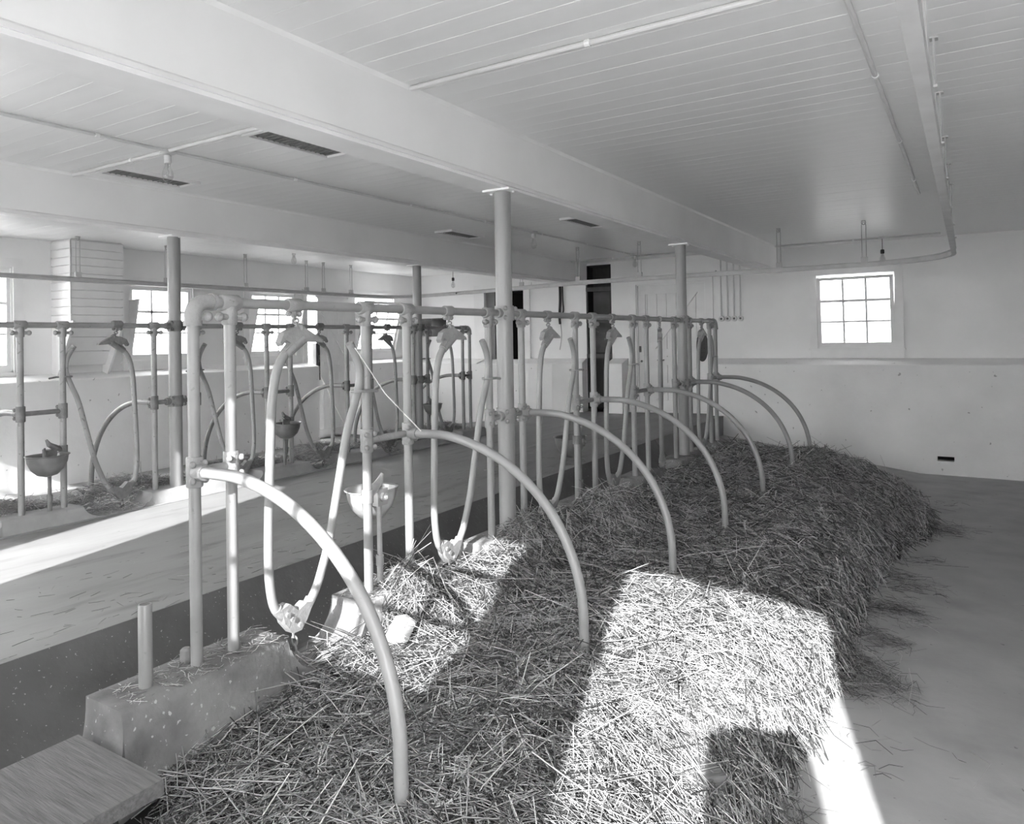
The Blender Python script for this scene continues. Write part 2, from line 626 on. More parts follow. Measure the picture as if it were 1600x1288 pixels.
def stall_frame(x, pairs, zfoot, mp, mf, label):
    e = empty('stall_railing', (x, pairs[0][0], 0))
    y0 = pairs[0][0]
    L = pairs[-1][1] - y0
    MB().tube([(0, 0.06, RAIL), (0, L - 0.06, RAIL)], R_RAIL, 16).obj('top_rail', mp, e)
    tm, em = tee_mesh(mf), elbow_mesh(mf)
    pm = MB().tube([(0, 0, zfoot), (0, 0, RAIL - 0.03)], R_POST, 16).mesh('post', mp)
    link('pipe_elbow', em, e, (0, 0, RAIL))
    link('pipe_elbow', em, e, (0, L, RAIL), (0, 0, PI))
    for i, (a, b) in enumerate(pairs):
        for j, yy in enumerate((a, b)):
            link('post', pm, e, (0, yy - y0, 0))
            if not ((i == 0 and j == 0) or (i == len(pairs) - 1 and j == 1)):
                link('pipe_tee', tm, e, (0, yy - y0, RAIL))
    return tag(e, label, 'stall railing')


stall_frame(0, NEAR_PAIRS, -0.03, M_PIPE, M_FIT, 'long pale pipe rail on paired posts nearer the camera')
stall_frame(XF, FAR_PAIRS, -0.03, M_FARPIPE, M_FARPIPE, 'dull grey pipe rail on posts along the far side of the feed alley')


def divider(x, pair, start, side, mp, mf, label, link_to_other=True, zend=-0.33, has_col=False):
    """curved pipe divider springing from one post of a pair"""
    e = empty('stall_divider', (x, pair[start], 0))
    s = side
    pts = bez([(0.01, 0, ARCZ), (0.12, 0, ARCZ + 0.003), (0.27, 0, ARCZ - 0.003), (0.45, 0, 0.652), (0.605, 0, 0.578), (0.74, 0, 0.475), (0.845, 0, 0.35), (0.92, 0, 0.2), (0.958, 0, 0.05),
               (0.966, 0, -0.12), (0.966, 0, zend)], 5)
    MB().tube([(s * p.x, p.y, p.z) for p in pts], 0.0215, 16).obj('curved_pipe', mp, e)
    for dy in ([0, pair[1 - start] - pair[start]] if link_to_other else [0]):
        b = MB()
        b.tube([(0, dy, ARCZ - 0.055), (0, dy, ARCZ - 0.05), (0, dy, ARCZ + 0.05), (0, dy, ARCZ + 0.055)], [0.027, 0.030, 0.030, 0.027], 16)
        for zz in (-0.03, 0.03):
            b.ball((s * 0.026, dy + 0.026, ARCZ + zz), 0.013)
            b.ball((s * 0.026, dy - 0.026, ARCZ + zz), 0.013)
        if dy == 0:
            b.tube([(s * 0.015, 0, ARCZ), (s * 0.055, 0, ARCZ), (s * 0.062, 0, ARCZ)], [0.03, 0.03, 0.027], 16)
        b.obj('clamp', mf, e)
    if link_to_other and not has_col:
        d = pair[1 - start] - pair[start]
        MB().tube([(0, 0.02 * (1 if d > 0 else -1), ARCZ), (0, d, ARCZ)], 0.017, 12).obj('link_pipe', mf, e)
    elif has_col:
        d = pair[1 - start] - pair[start]
        MB().tube([(0, 0.0, ARCZ), (0, d * 0.3, ARCZ)], 0.018, 12).obj('link_pipe', mf, e)
        MB().tube([(0, d * 0.7, ARCZ), (0, d, ARCZ)], 0.018, 12).obj('link_pipe', mf, e)
    return tag(e, label, 'stall divider', 'curved pipe dividers between stalls')


NEAR_STARTS = [0, 1, 1, 1, 1, 1, 1]
names_n = ['large curved pipe divider at the near end, its top bright with sun',
           'curved divider springing beside the chrome-valved drinking bowl, second from the near end',
           'curved divider springing from the thick straw-footed column',
           'curved divider fourth from the near end, before the dark wall opening',
           'curved divider fifth from the near end, beyond the dark opening',
           'curved divider springing from the farther column of the near row',
           'smallest curved divider at the far end of the near row, before the white wall']
for i, p in enumerate(NEAR_PAIRS):
    divider(0, p, NEAR_STARTS[i], 1, M_PIPE, M_FIT, names_n[i], has_col=(i in (2, 5)))
names_f = ['curved divider at the near end of the far row', 'curved divider of the far row by the boarded air shaft',
           'curved divider of the far row beside its first column', 'curved divider of the far row above the round drinking bowl',
           'curved divider of the far row by the half door', 'curved divider of the far row beside its second column',
           'curved divider ending the far row by the black hatch']
for i, p in enumerate(FAR_PAIRS):
    divider(XF, p, 0, -1, M_FARPIPE, M_FARFIT, names_f[i], zend=-0.2, has_col=(i in (2, 5)))


# ------------------------------------------------------------------ stanchions
def chain(b, p0, p1, n, r=0.017, t=0.0042):
    p0, p1 = Vector(p0), Vector(p1)
    d = (p1 - p0)
    ax = d.normalized()
    s1 = ax.orthogonal().normalized()
    s2 = ax.cross(s1)
    for k in range(n):
        c = p0 + d * ((k + 0.5) / n)
        s = s1 if k % 2 else s2
        hl = d.length / n * 0.62
        pts = [c + ax * (hl * math.cos(a)) + s * (r * 0.7 * math.sin(a)) for a in [2 * PI * i / 12 for i in range(12)]]
        b.tube(pts, t, 6, closed=True)


def make_stanchion(mp, mf):
    e = empty('cow_stanchion')
    main = [(0.055, 1.178), (0.012, 1.160), (-0.040, 1.125), (-0.090, 1.055), (-0.118, 0.93), (-0.128, 0.78), (-0.137, 0.588), (-0.146, 0.334), (-0.141, 0.19), (-0.118, 0.09), (-0.062, 0.028)]
    MB().tube(bez([(0, a, b) for a, b in main], 5), 0.0185, 14).obj('fixed_arm', mp, e)
    loose = [(-0.015, 0.008), (0.04, 0.04), (0.095, 0.10), (0.135, 0.18), (0.185, 0.315), (0.245, 0.55), (0.295, 0.745), (0.345, 0.87), (0.374, 0.945), (0.384, 1.01), (0.374, 1.065), (0.35, 1.115), (0.322, 1.158)]
    MB().tube(bez([(0, a, b) for a, b in loose], 4), 0.0185, 14).obj('swinging_arm', mp, e)
    b = MB()
    b.prism([(-0.085, 1.165), (-0.065, 1.205), (-0.02, 1.225), (0.035, 1.232), (0.07, 1.215), (0.145, 1.176), (0.15, 1.163), (0.09, 1.166), (0.045, 1.168), (0.01, 1.135), (-0.03, 1.11), (-0.06, 1.13), (-0.03, 1.16), (-0.055, 1.175), (-0.075, 1.150)],
            lambda a, c, t: (t, a, c), -0.017, 0.017)
    b.ball((0.0, 0.03, 1.225), 0.022)
    b.tube([(0, -0.05, 1.115), (0, 0.045, 1.18)], 0.0235, 12)
    b.obj('latch_head', mf, e)
    b = MB()
    b.tube([(0, -0.036, RAIL), (0, -0.03, RAIL), (0, 0.03, RAIL), (0, 0.036, RAIL)], [0.026, 0.029, 0.029, 0.026], 16)
    b.tube([(0, 0.0, RAIL - 0.025), (0, 0.0, RAIL - 0.05)], 0.012, 8)
    b.ball((0, 0.028, RAIL - 0.036), 0.013)
    b.ball((0, -0.028, RAIL - 0.036), 0.013)
    b.obj('rail_hanger', mf, e)
    b = MB()
    chain(b, (0, 0, RAIL - 0.042), (0, 0.02, 1.232), 3)
    b.obj('hanging_chain', mf, e)
    b = MB()
    b.prism([(-0.105, 0.085), (-0.06, 0.095), (-0.015, 0.055), (0.03, 0.075), (0.065, 0.065), (0.03, 0.005), (0.0, -0.03), (-0.045, -0.03), (-0.085, 0.02)], lambda a, c, t: (t, a, c), -0.024, 0.024)
    for p in ((-0.05, 0.03), (-0.01, -0.005), (-0.075, 0.055)):
        b.tube([(-0.03, p[0], p[1]), (0.033, p[0], p[1])], 0.011, 8)
    b.tube([(0, -0.112, 0.088), (0, -0.085, 0.055)], 0.023, 12)
    b.tube([(0, 0.035, 0.035), (0, 0.07, 0.075)], 0.023, 12)
    b.obj('hinge_casting', mf, e)
    b = MB()
    chain(b, (0, -0.03, -0.02), (0.02, -0.02, -0.15), 4, 0.015)
    b.obj('anchor_chain', mf, e)
    b = MB()
    pts = [(0.028 * math.cos(a), 0.374 + 0.032 * math.sin(a), 0.935) for a in [2 * PI * i / 14 for i in range(14)]]
    b.tube(pts, 0.007, 6, closed=True)
    b.tube([(0.026, 0.385, 0.935), (0.03, 0.43, 0.935), (0.027, 0.465, 0.930), (0.01, 0.49, 0.928)], 0.007, 8)
    b.obj('post_catch', mf, e)
    return e


STG = 'swinging pipe stanchions hung on the stall rails'
st_labels_n = ['sunlit swinging stanchion in the nearest stall of the near row', 'swinging stanchion just before the thick straw-footed column',
               'swinging stanchion just beyond the thick straw-footed column', 'swinging stanchion in front of the dark wall opening',
               'stanchion turned edge-on in front of the pale far door', 'swinging stanchion at the far end of the near row beside the dark oval pad']
st_labels_f = ['far-row stanchion at the near end of the alley', 'far-row stanchion in front of the boarded air shaft',
               'far-row stanchion just beyond the first far column', 'far-row stanchion in front of the half door',
               'far-row stanchion in front of the open tilted window', 'far-row stanchion last in its row, near the black hatch']
proto_n = make_stanchion(M_PIPE, M_FIT)
proto_f = make_stanchion(M_FARPIPE, M_FARFIT)
for i, h in enumerate(NEAR_H):
    o = proto_n if i == 0 else copy_tree(proto_n)
    o.location = (0, h, 0)
    if i == 4:
        o.rotation_euler = (0, 0, math.radians(20))
    tag(o, st_labels_n[i], 'stanchion', STG)
for i, h in enumerate(FAR_H):
    o = proto_f if i == 0 else copy_tree(proto_f)
    o.location = (XF, h, 0.01)
    if i in (0, 1, 2, 3):
        o.rotation_euler = (0, 0, PI)
    if i in (1, 2, 3):
        o.rotation_euler = (0, 0, PI - math.radians(4 * (i - 1)))
    tag(o, st_labels_f[i], 'stanchion', STG)


# ------------------------------------------------------------------ curbs
def curb_blocks(x, pairs, m, side, spans, zlow, xin, xout, xfoot, labels):
    for i, (a, b) in enumerate(spans):
        mb = MB()
        mid = (a + b) / 2
        fl0 = 0.17 if i > 0 else 0.035
        fl1 = 0.17 if i < len(spans) - 1 else 0.04
        prof = []
        for k in range(7):
            t = PI / 2 * k / 6
            prof.append((a - fl0 * (1 - math.sin(PI / 2 - t)) * 1.0, zlow * math.sin(t)))
        prof = prof[::-1]
        for k in range(7):
            t = PI / 2 * k / 6
            prof.append((b + fl1 * (1 - math.cos(t)), zlow * math.sin(t)))
        # cross-section offsets per height: wider at the foot
        n = len(prof)
        vs, fs = [], []
        for (yy, zz) in prof:
            xi = xin
            bev = 0.012 if zz > -0.02 else 0.0
            xo = xout + (xfoot - xout) * min(1, (-zz) / 0.34)
            vs += [(x + side * xi, yy - mid, -0.5), (x + side * xi, yy - mid, zz), (x + side * (xo - bev), yy - mid, zz), (x + side * xo, yy - mid, zz - 0.014), (x + side * xfoot, yy - mid, -0.5)]
        for j in range(n - 1):
            for k in range(4):
                fs.append((j * 5 + k, j * 5 + k + 1, (j + 1) * 5 + k + 1, (j + 1) * 5 + k))
        fs.append((0, 4, 3, 2, 1))
        fs.append(tuple((n - 1) * 5 + k for k in range(5)))
        mb.add(vs, fs)
        o = mb.obj('manger_curb', m, smooth=50)
        o.location = (0, mid, 0)
        tag(o, labels[i], 'curb', 'concrete curb blocks carrying the stall posts')


near_spans = [(-0.305, 0.36), (0.80, 1.34), (1.80, 2.48), (2.95, 3.48), (3.98, 4.53), (5.0, 5.70), (6.13, 6.58)]
curb_blocks(0, NEAR_PAIRS, M_CURB, 1, near_spans, -0.17, -0.115, 0.10, 0.15,
            ['rough concrete curb block at the near end carrying a short stub pipe', 'sunlit curb block under the chrome-valved drinking bowl',
             'curb block under the thick straw-footed column', 'curb block of the near row half buried in piled straw',
             'curb block of the near row below the edge-on stanchion', 'curb block at the foot of the farther near-row column',
             'last curb block of the near row by the cross walk'])
far_spans = [(-0.3, 0.25), (0.7, 1.23), (1.76, 2.42), (2.82, 3.38), (3.86, 4.42), (4.9, 5.5), (5.92, 6.42)]
curb_blocks(XF, FAR_PAIRS, M_FARCURB, 1, far_spans, -0.10, -0.10, 0.10, 0.16,
            ['far-row curb block at the near end of the alley', 'far-row curb block beneath the half-seen drinking bowl', 'sun-edged far-row curb block under the first far column',
             'far-row curb block under the round drinking bowl', 'far-row curb block before the half door', 'far-row curb block under the second far column',
             'last far-row curb block with a cut-off end'])
mb = MB().box(XF - .10, XF + .14, -0.3, 6.4, -0.5, -0.098)
tag(mb.obj('curb_footing', M_FARCURB, smooth=0), 'low concrete footing joining the far-row curb blocks', 'footing')
mb = MB().box(-0.113, 0.10, -0.33, 6.56, -0.5, -0.169)
tag(mb.obj('curb_footing', M_CURB, smooth=0), 'low concrete footing joining the near-row curb blocks', 'footing')

# stub pipe
b = MB()
n = 18
vs, fs = [], []
for (r, z) in ((0.0225, 0), (0.0225, 0.282), (0.021, 0.285), (0.0175, 0.285), (0.017, 0.10)):
    vs += [(r * math.cos(2 * PI * k / n), r * math.sin(2 * PI * k / n), z) for k in range(n)]
for i in range(4):
    fs += [(i * n + k, i * n + (k + 1) % n, (i + 1) * n + (k + 1) % n, (i + 1) * n + k) for k in range(n)]
fs.append(tuple(4 * n + k for k in range(n)))
b.add(vs, fs)
o = b.obj('stub_pipe', M_PIPE, None, (-0.005, -0.163, -0.005))
tag(o, 'short open-topped stub pipe standing in the near curb', 'pipe')
# small broken lump at the foot of the first post
b = MB()
b.lathe([(0.016, 0), (0.022, 0.02), (0.021, 0.05), (0.012, 0.058)], (0, 0, 0), 9)
o = b.obj('concrete_lump', M_CURB, None, (-0.055, 0.022, -0.004))
tag(o, 'small concrete lump at the foot of the first near post', 'concrete')


# ------------------------------------------------------------------ drinking bowls
def make_bowl(mbowl, mval):
    """local: post at origin, bowl reaching towards -x"""
    e = empty('drinking_bowl')
    b = MB()
    n = 24
    prof = [(0.012, -0.115), (0.06, -0.10), (0.098, -0.06), (0.118, -0.01), (0.124, 0.03), (0.134, 0.036), (0.132, 0.040), (0.120, 0.036), (0.112, -0.005), (0.09, -0.05), (0.05, -0.088), (0.008, -0.098)]
    vs, fs = [], []
    for (r, z) in prof:
        for k in range(n):
            a = 2 * PI * k / n
            rr = r * (1.0 if math.cos(a) < 0.55 else 1.0 - 0.25 * (math.cos(a) - 0.55) / 0.45)
            vs.append((-0.13 + rr * math.cos(a), 0.17 + rr * 1.05 * math.sin(a), z))
    for i in range(len(prof) - 1):
        fs += [(i * n + k, i * n + (k + 1) % n, (i + 1) * n + (k + 1) % n, (i + 1) * n + k) for k in range(n)]
    fs += [tuple(reversed(range(n))), tuple((len(prof) - 1) * n + k for k in range(n))]
    b.add(vs, fs)
    b.obj('bowl', mbowl, e)
    b = MB()
    b.tube([(0, 0, 0.015), (0, 0, 0.075)], 0.028, 14)
    b.tube([(0, 0.01, 0.045), (-0.02, 0.07, 0.07), (-0.025, 0.11, 0.095), (-0.02, 0.125, 0.13)], [0.017, 0.022, 0.018, 0.008], 10)
    b.obj('bracket', mval, e)
    b = MB()
    b.box(-0.065, -0.005, 0.075, 0.145, -0.02, 0.06)
    b.tube([(-0.015, 0.11, 0.02), (0.012, 0.11, 0.02)], 0.022, 14)
    b.ball((0.012, 0.11, 0.02), 0.015)
    b.tube([(-0.05, 0.14, 0.0), (-0.06, 0.155, 0.075), (-0.085, 0.175, 0.07), (-0.10, 0.18, 0.0)], 0.007, 8)
    b.obj('valve', mval, e)
    b = MB()
    b.tube([(-0.03, 0.11, -0.02), (-0.03, 0.11, -0.30)], 0.0125, 12)
    b.tube([(-0.03, 0.11, -0.26), (-0.03, 0.11, -0.31)], 0.019, 12)
    b.tube([(-0.03, 0.11, -0.31), (-0.03, 0.11, -0.42)], 0.015, 12)
    b.obj('supply_pipe', mval, e)
    return e


BG = 'round drinking bowls fixed to the stall posts'
bw = make_bowl(M_BOWLPALE, M_BOWLPALE)
bw.location = (0, 0.923, 0.395)
tag(bw, 'bright drinking bowl with chrome valve on the second pair of near posts', 'drinking bowl', BG)
bw2 = make_bowl(M_BOWL, M_FARFIT)
bw2.location = (0, 3.06, 0.39)
tag(bw2, 'dull drinking bowl beyond the near row, above the straw pile', 'drinking bowl', BG)
for i, (yy, lab) in enumerate([(1.14, 'drinking bowl at the near end of the far row, half out of view'), (3.239, 'dark round drinking bowl on the far row before the concrete wall'),
                               (5.349, 'dark drinking bowl beside the second far column')]):
    o = copy_tree(bw2)
    o.location = (XF, yy, 0.375)
    o.rotation_euler = (0, 0, PI)
    o['label'] = lab
    if i == 2:
        o.location = (XF + 0.03, 5.40, 0.375)
        o.scale = (0.9, 0.9, 0.9)

# ------------------------------------------------------------------ windows
def window(name, M, w, z0, z1, lean, cheeks, label, cheek_w=0.26, gl=None):
    """M maps local (a along wall, d into room, z) ; opening 0..w"""
    e = empty(name)
    e.matrix_world = M
    e['kind'] = 'structure'
    e['label'] = label
    c = 0.10
    # frame lining and casing
    b = MB()
    b.box(-c, 0, 0.0, 0.022, z0 - 0.02, z1 + c)
    b.box(w, w + c, 0.0, 0.022, z0 - 0.02, z1 + c)
    b.obj('casing', M_TRIM, e, smooth=0)
    MB().box(-c, w + c, 0.0, 0.024, z1, z1 + c).obj('head_casing', M_TRIM, e, smooth=0)
    MB().box(-c - 0.02, w + c + 0.02, -0.06, 0.05, z0 - 0.05, z0 - 0.02).obj('sill', M_TRIM, e, smooth=0)
    MB().box(-c, w + c, 0.0, 0.02, z0 - 0.16, z0 - 0.05).obj('apron', M_TRIM, e, smooth=0)
    b = MB()
    b.box(0, 0.02, -0.10, 0.0, z0 - 0.02, z1)
    b.box(w - 0.02, w, -0.10, 0.0, z0 - 0.02, z1)
    b.box(0.02, w - 0.02, -0.10, 0.0, z1 - 0.02, z1)
    b.obj('jamb', M_TRIM, e, smooth=0)
    # sash (hinged at its foot)
    s = empty('sash', (0, -0.05, z0), (-math.atan2(lean, z1 - z0), 0, 0), e)
    s.rotation_euler = (-math.asin(min(.9, lean / (z1 - z0))), 0, 0)
    a0, a1, h = 0.006, w - 0.012, z1 - z0 - (0.022 if lean < 0.05 else 0.03)
    st, t = 0.048, 0.036
    b = MB()
    b.box(a0, a0 + st, 0, t, 0, h)
    b.box(a1 - st, a1, 0, t, 0, h)
    b.box(a0 + st, a1 - st, 0, t, 0, 0.065)
    b.box(a0 + st, a1 - st, 0, t, h - 0.045, h)
    b.obj('sash_frame', M_TRIM, s, smooth=0)
    gw = (a1 - a0 - 2 * st)
    gh = h - 0.11
    mw = 0.024
    for k in (1, 2):
        xx = a0 + st + gw * k / 3
        MB().box(xx - mw / 2, xx + mw / 2, 0.006, 0.03, 0.065, h - 0.045).obj('muntin', M_TRIM, s, smooth=0)
        zz = 0.065 + gh * k / 3
        mh = mw * (1.4 if k == 2 else 0.9)
        MB().box(a0 + st, a1 - st, 0.006, 0.03, zz - mh / 2, zz + mh / 2).obj('muntin', M_TRIM, s, smooth=0)
    pm = MB().box(-gw / 6 + .004, gw / 6 - .004, 0.015, 0.018, -gh / 6 + .004, gh / 6 - .004).mesh('pane', gl or M_GLASS, 0)
    for i in range(3):
        for j in range(3):
            link('pane', pm, s, (a0 + st + gw * (i + .5) / 3, 0, 0.065 + gh * (j + .5) / 3))
    if cheeks:
        for xx in (-0.005, w + 0.005):
            b = MB()
            cz = z0 + (z1 - z0) * 0.80
            b.prism([(0.0, z0 - 0.02), (0.03, z0 - 0.02), (cheek_w * 0.55, (z0 + cz) / 2 - 0.02), (cheek_w, cz), (0.0, cz - 0.01)], lambda a, bb, t: (t, a, bb), xx - 0.008, xx + 0.008)
            b.obj('side_cheek', M_TRIM, e, smooth=0)
    return e


def wmat(origin, adir, ddir):
    a, d = Vector(adir), Vector(ddir)
    return Matrix(((a.x, d.x, 0, origin[0]), (a.y, d.y, 0, origin[1]), (0, 0, 1, origin[2]), (0, 0, 0, 1)))


window('window_1', wmat((W1[0], YF, 0), (1, 0, 0), (0, -1, 0)), W1[1] - W1[0], W1[2], W1[3], 0.09, False,
       'nine-pane window in the far wall, its sash tipped slightly in', gl=M_DIMGLASS)
for i, (hl, ln, lab) in enumerate([(LW[0], 0.0, 'nine-pane window with side cheeks behind the first far column'), (LW[1], 0.03, 'nine-pane window with side cheeks next to the half door'),
                                   (LW[2], 0.30, 'nine-pane window tilted far open by the barn corner')]):
    window('window_%d' % (i + 2), wmat((XL, hl[0], 0), (0, 1, 0), (1, 0, 0)), hl[1] - hl[0], hl[2], hl[3], ln, True, lab, 0.24)
for i, hl in enumerate(LW_ADDED):
    window('window_%d' % (i + 5), wmat((XL, hl[0], 0), (0, 1, 0), (1, 0, 0)), hl[1] - hl[0], hl[2], hl[3], 0.0, False, gl=M_CLEAR, label=
           'added nine-pane daylight window in the side wall short of the air shaft, number %s' % ('one', 'two', 'three')[i])
window('window_9', wmat((NW[1], YN, 0), (-1, 0, 0), (0, 1, 0)), NW[1] - NW[0], NW[2], NW[3], 0.0, False,
       'sun-facing nine-pane window in the end wall', gl=M_CLEAR)
window('window_12', wmat((-4.8, YN, 0), (-1, 0, 0), (0, 1, 0)), 1.1, 1.0, 2.1, 0.0, False,
       'added nine-pane daylight window in the end wall behind the far stalls', gl=M_CLEAR)  # added out of view so more daylight reaches the far bay

# ------------------------------------------------------------------ boarded air shaft against the side wall
e = empty('air_shaft', (XL, 3.18, 1.4))
b = MB().box(0.0, 0.44, -0.30, 0.30, 0.06, CEIL - 1.4)
b.obj('core', M_TRIM, e, smooth=0)
bh = 0.098
k = 0
z = 0.05
fm = MB().prism([(0.44, 0.004), (0.455, 0.0), (0.455, bh - 0.012), (0.44, bh - 0.006)], lambda a, bb, t: (a, t, bb), -0.316, 0.316).mesh('board', M_TRIM, 0)
sm = MB().prism([(0.0, 0.004), (-0.014, 0.0), (-0.014, bh - 0.012), (0.0, bh - 0.006)], lambda a, bb, t: (t, a, bb), 0.0, 0.455).mesh('board', M_TRIM, 0)
while z < CEIL - 1.4 - 0.02:
    link('board', fm, e, (0, 0, z))
    link('board', sm, e, (0, -0.302, z))
    z += bh
for kk in range(3):
    b = MB()
    f0, f1 = kk / 3, (kk + 1) / 3
    x0, x1 = 0.40 - 0.33 * f0, 0.40 - 0.33 * f1
    z0, z1 = 0.05 - 0.52 * f0, 0.05 - 0.52 * f1 + 0.006
    b.prism([(x0, z0), (x0 - 0.02, z0), (x1 - 0.02, z1), (x1, z1)], lambda a, bb, t: (a, t, bb), -0.29, 0.29)
    b.obj('throat_board', M_TRIM, e, smooth=0)
for s in (-1, 1):
    b = MB()
    b.prism([(0.50, 0.07), (0.0, 0.07), (0.0, -0.62), (0.10, -0.62)], lambda a, bb, t: (a, t, bb), s * 0.30 - 0.012, s * 0.30 + 0.012)
    b.obj('side_cheek', M_TRIM, e, smooth=0)
tag(e, 'white boarded air shaft with slanted throat on the side wall', 'air shaft')

# ------------------------------------------------------------------ half door in the side wall
e = empty('door_1', (XL, LD[0], -0.47))
e['kind'] = 'structure'
e['label'] = 'white braced half door standing ajar in the side wall'
w = LD[1] - LD[0]
b = MB()
b.box(0, 0.022, -0.10, 0, 0, 2.52)
b.box(0, 0.022, w, w + 0.10, 0, 2.52)
b.obj('casing', M_TRIM, e, smooth=0)
MB().box(0, 0.024, -0.1, w + .1, 2.42, 2.52).obj('head_casing', M_TRIM, e, smooth=0)
pw = (w - 0.20) / 6
for k in range(6):
    MB().box(0.0, 0.028, 0.20 + k * pw + 0.002, 0.20 + (k + 1) * pw - 0.002, 0.02, 2.40).obj('plank', M_TRIM, e, smooth=0)
MB().box(-0.012, 0.0, 0.20, w + 0.02, 0.0, 2.44).obj('backing', M_TRIM, e, smooth=0)
b = MB()
for (z0, z1) in ((0.04, 0.16), (1.12, 1.24), (1.30, 1.42), (2.26, 2.38)):
    b.box(0.028, 0.050, 0.20, w, z0, z1)
for (za, zb) in ((0.16, 1.12), (1.42, 2.26)):
    b.prism([(0.22, zb), (0.34, zb), (w - 0.02, za), (w - 0.14, za)], lambda a, bb, t: (t, a, bb), 0.028, 0.048)
b.obj('brace', M_TRIM, e, smooth=0)
MB().box(-0.04, 0.05, 0.15, 0.235, 1.0, 1.62).obj('leaf_edge', M_DARKRAIL, e, smooth=0)['label'] = 'dark end of the lower door leaf'

# ------------------------------------------------------------------ far wall: braced door
e = empty('door_2', (-2.26, YF, -0.04))
e['kind'] = 'structure'
e['label'] = 'pale braced plank door in the far wall beside the pipes'
b = MB()
b.box(-0.14, 0, -0.025, 0.0, 0, 2.19)
b.box(1.16, 1.28, -0.025, 0.0, 0, 2.19)
b.obj('casing', M_TRIM, e, smooth=0)
MB().box(-0.14, 1.28, -0.03, 0.0, 2.06, 2.19).obj('head_casing', M_TRIM, e, smooth=0)
MB().box(-0.18, 1.34, -0.07, 0.0, 2.19, 2.215).obj('head_cap', M_TRIM, e, smooth=0)
for k in range(7):
    MB().box(0.01 + k * 0.163, 0.166 + k * 0.163, 0.055, 0.08, 0.0, 2.06).obj('plank', M_TRIM, e, smooth=0)
MB().box(-0.01, 1.17, 0.08, 0.09, -0.01, 2.08).obj('backing', M_TRIM, e, smooth=0)
b = MB()
for (z0, z1) in ((0.01, 0.17), (0.74, 0.87), (0.89, 1.0), (1.90, 2.05)):
    b.box(0.02, 1.14, 0.03, 0.055, z0, z1)
b.box(0.02, 0.14, 0.029, 0.055, 0.01, 2.04)
b.box(1.02, 1.14, 0.029, 0.055, 0.01, 2.04)
b.obj('ledge_board', M_TRIM, e, smooth=0)
for (za, zb) in ((0.17, 0.74), (1.0, 1.90)):
    b = MB()
    b.prism([(0.14, za), (0.30, za), (1.02, zb), (0.88, zb)], lambda a, bb, t: (a, t, bb), 0.031, 0.055)
    b.obj('brace', M_TRIM, e, smooth=0)
b = MB().box(0.03, 0.06, 0.01, 0.03, 0.95, 1.05)
b.ball((0.07, 0.01, 0.80), 0.02)
b.obj('latch', M_FARFIT, e, smooth=0)

# dark chute with cross rails
e = empty('hay_chute', (-2.945, YF, -0.05))
MB().box(-0.24, 0.24, 0.22, 0.24, -0.1, 2.48).box(-0.24, 0.24, 0.0, 0.23, -0.1, 0.002).obj('back_panel', M_DARK, e, smooth=0)
b = MB()
b.box(-0.235, -0.205, 0.0, 0.22, 0, 2.45)
b.box(0.205, 0.235, 0.0, 0.22, 0, 2.45)
b.box(-0.235, 0.235, 0.0, 0.22, 2.43, 2.45)
b.obj('side_board', M_DARK, e, smooth=0)
for zz in (2.04, 1.50, 0.90):
    MB().box(-0.235, 0.235, -0.01, 0.03, zz - 0.035, zz + 0.035).obj('cross_rail', M_DARKRAIL, e, smooth=0)
MB().box(-0.16, 0.20, 0.13, 0.17, 0.96, 1.48).obj('chute_gate', mat('worn_gate_board', 0.08, 0.6, 0.5, 3, specks=0.4, speck_c=0.2, speck_scale=12), e, smooth=0)
MB().box(-0.16, 0.20, 0.13, 0.17, 1.56, 2.0).obj('chute_gate', mat('dim_gate_board', 0.07, 0.6, 0.4, 3), e, smooth=0)
tag(e, 'tall narrow dark wooden chute with cross rails in the far wall', 'chute')

# black hatches in the far wall
e = empty('window_10', (-4.86, YF, 0.72))
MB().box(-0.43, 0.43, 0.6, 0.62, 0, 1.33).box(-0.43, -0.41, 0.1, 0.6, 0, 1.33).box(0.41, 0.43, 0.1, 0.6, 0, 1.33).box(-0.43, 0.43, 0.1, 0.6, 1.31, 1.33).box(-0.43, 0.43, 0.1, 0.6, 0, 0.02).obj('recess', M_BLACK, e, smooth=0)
MB().box(-0.43, -0.24, 0.05, 0.08, 0, 1.33).obj('shutter_edge', mat('dim_shutter', 0.2, 0.6), e, smooth=0)
b = MB()
b.box(0.43, 0.56, -0.025, 0, 0.04, 1.45)
b.box(-0.66, -0.43, -0.025, 0, 0.04, 1.45)
b.obj('casing', M_TRIM, e, smooth=0)
MB().box(-0.66, 0.60, -0.03, 0, 1.33, 1.46).obj('head_casing', M_TRIM, e, smooth=0)
struct(e, 'tall black doorway-like hatch in the far wall behind the thick column')
e = empty('window_11', (-6.62, YF, 1.24))
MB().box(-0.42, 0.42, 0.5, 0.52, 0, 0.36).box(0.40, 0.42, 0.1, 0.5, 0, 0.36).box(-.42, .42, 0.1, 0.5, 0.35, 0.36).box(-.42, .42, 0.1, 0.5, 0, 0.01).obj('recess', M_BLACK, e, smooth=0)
MB().box(-0.3, 0.02, 0.02, 0.04, 0.01, 0.35).obj('grey_pane', mat('pane_reflection_grey', 0.22, 0.4, 0.4, 3), e, smooth=0)  # flat grey stands for the reflection in the hatch's pane
MB().box(-0.44, 0.46, -0.03, 0.0, -0.03, 0.0).obj('sill', M_TRIM, e, smooth=0)
struct(e, 'small black wall hatch near the barn corner, with one grey pane')

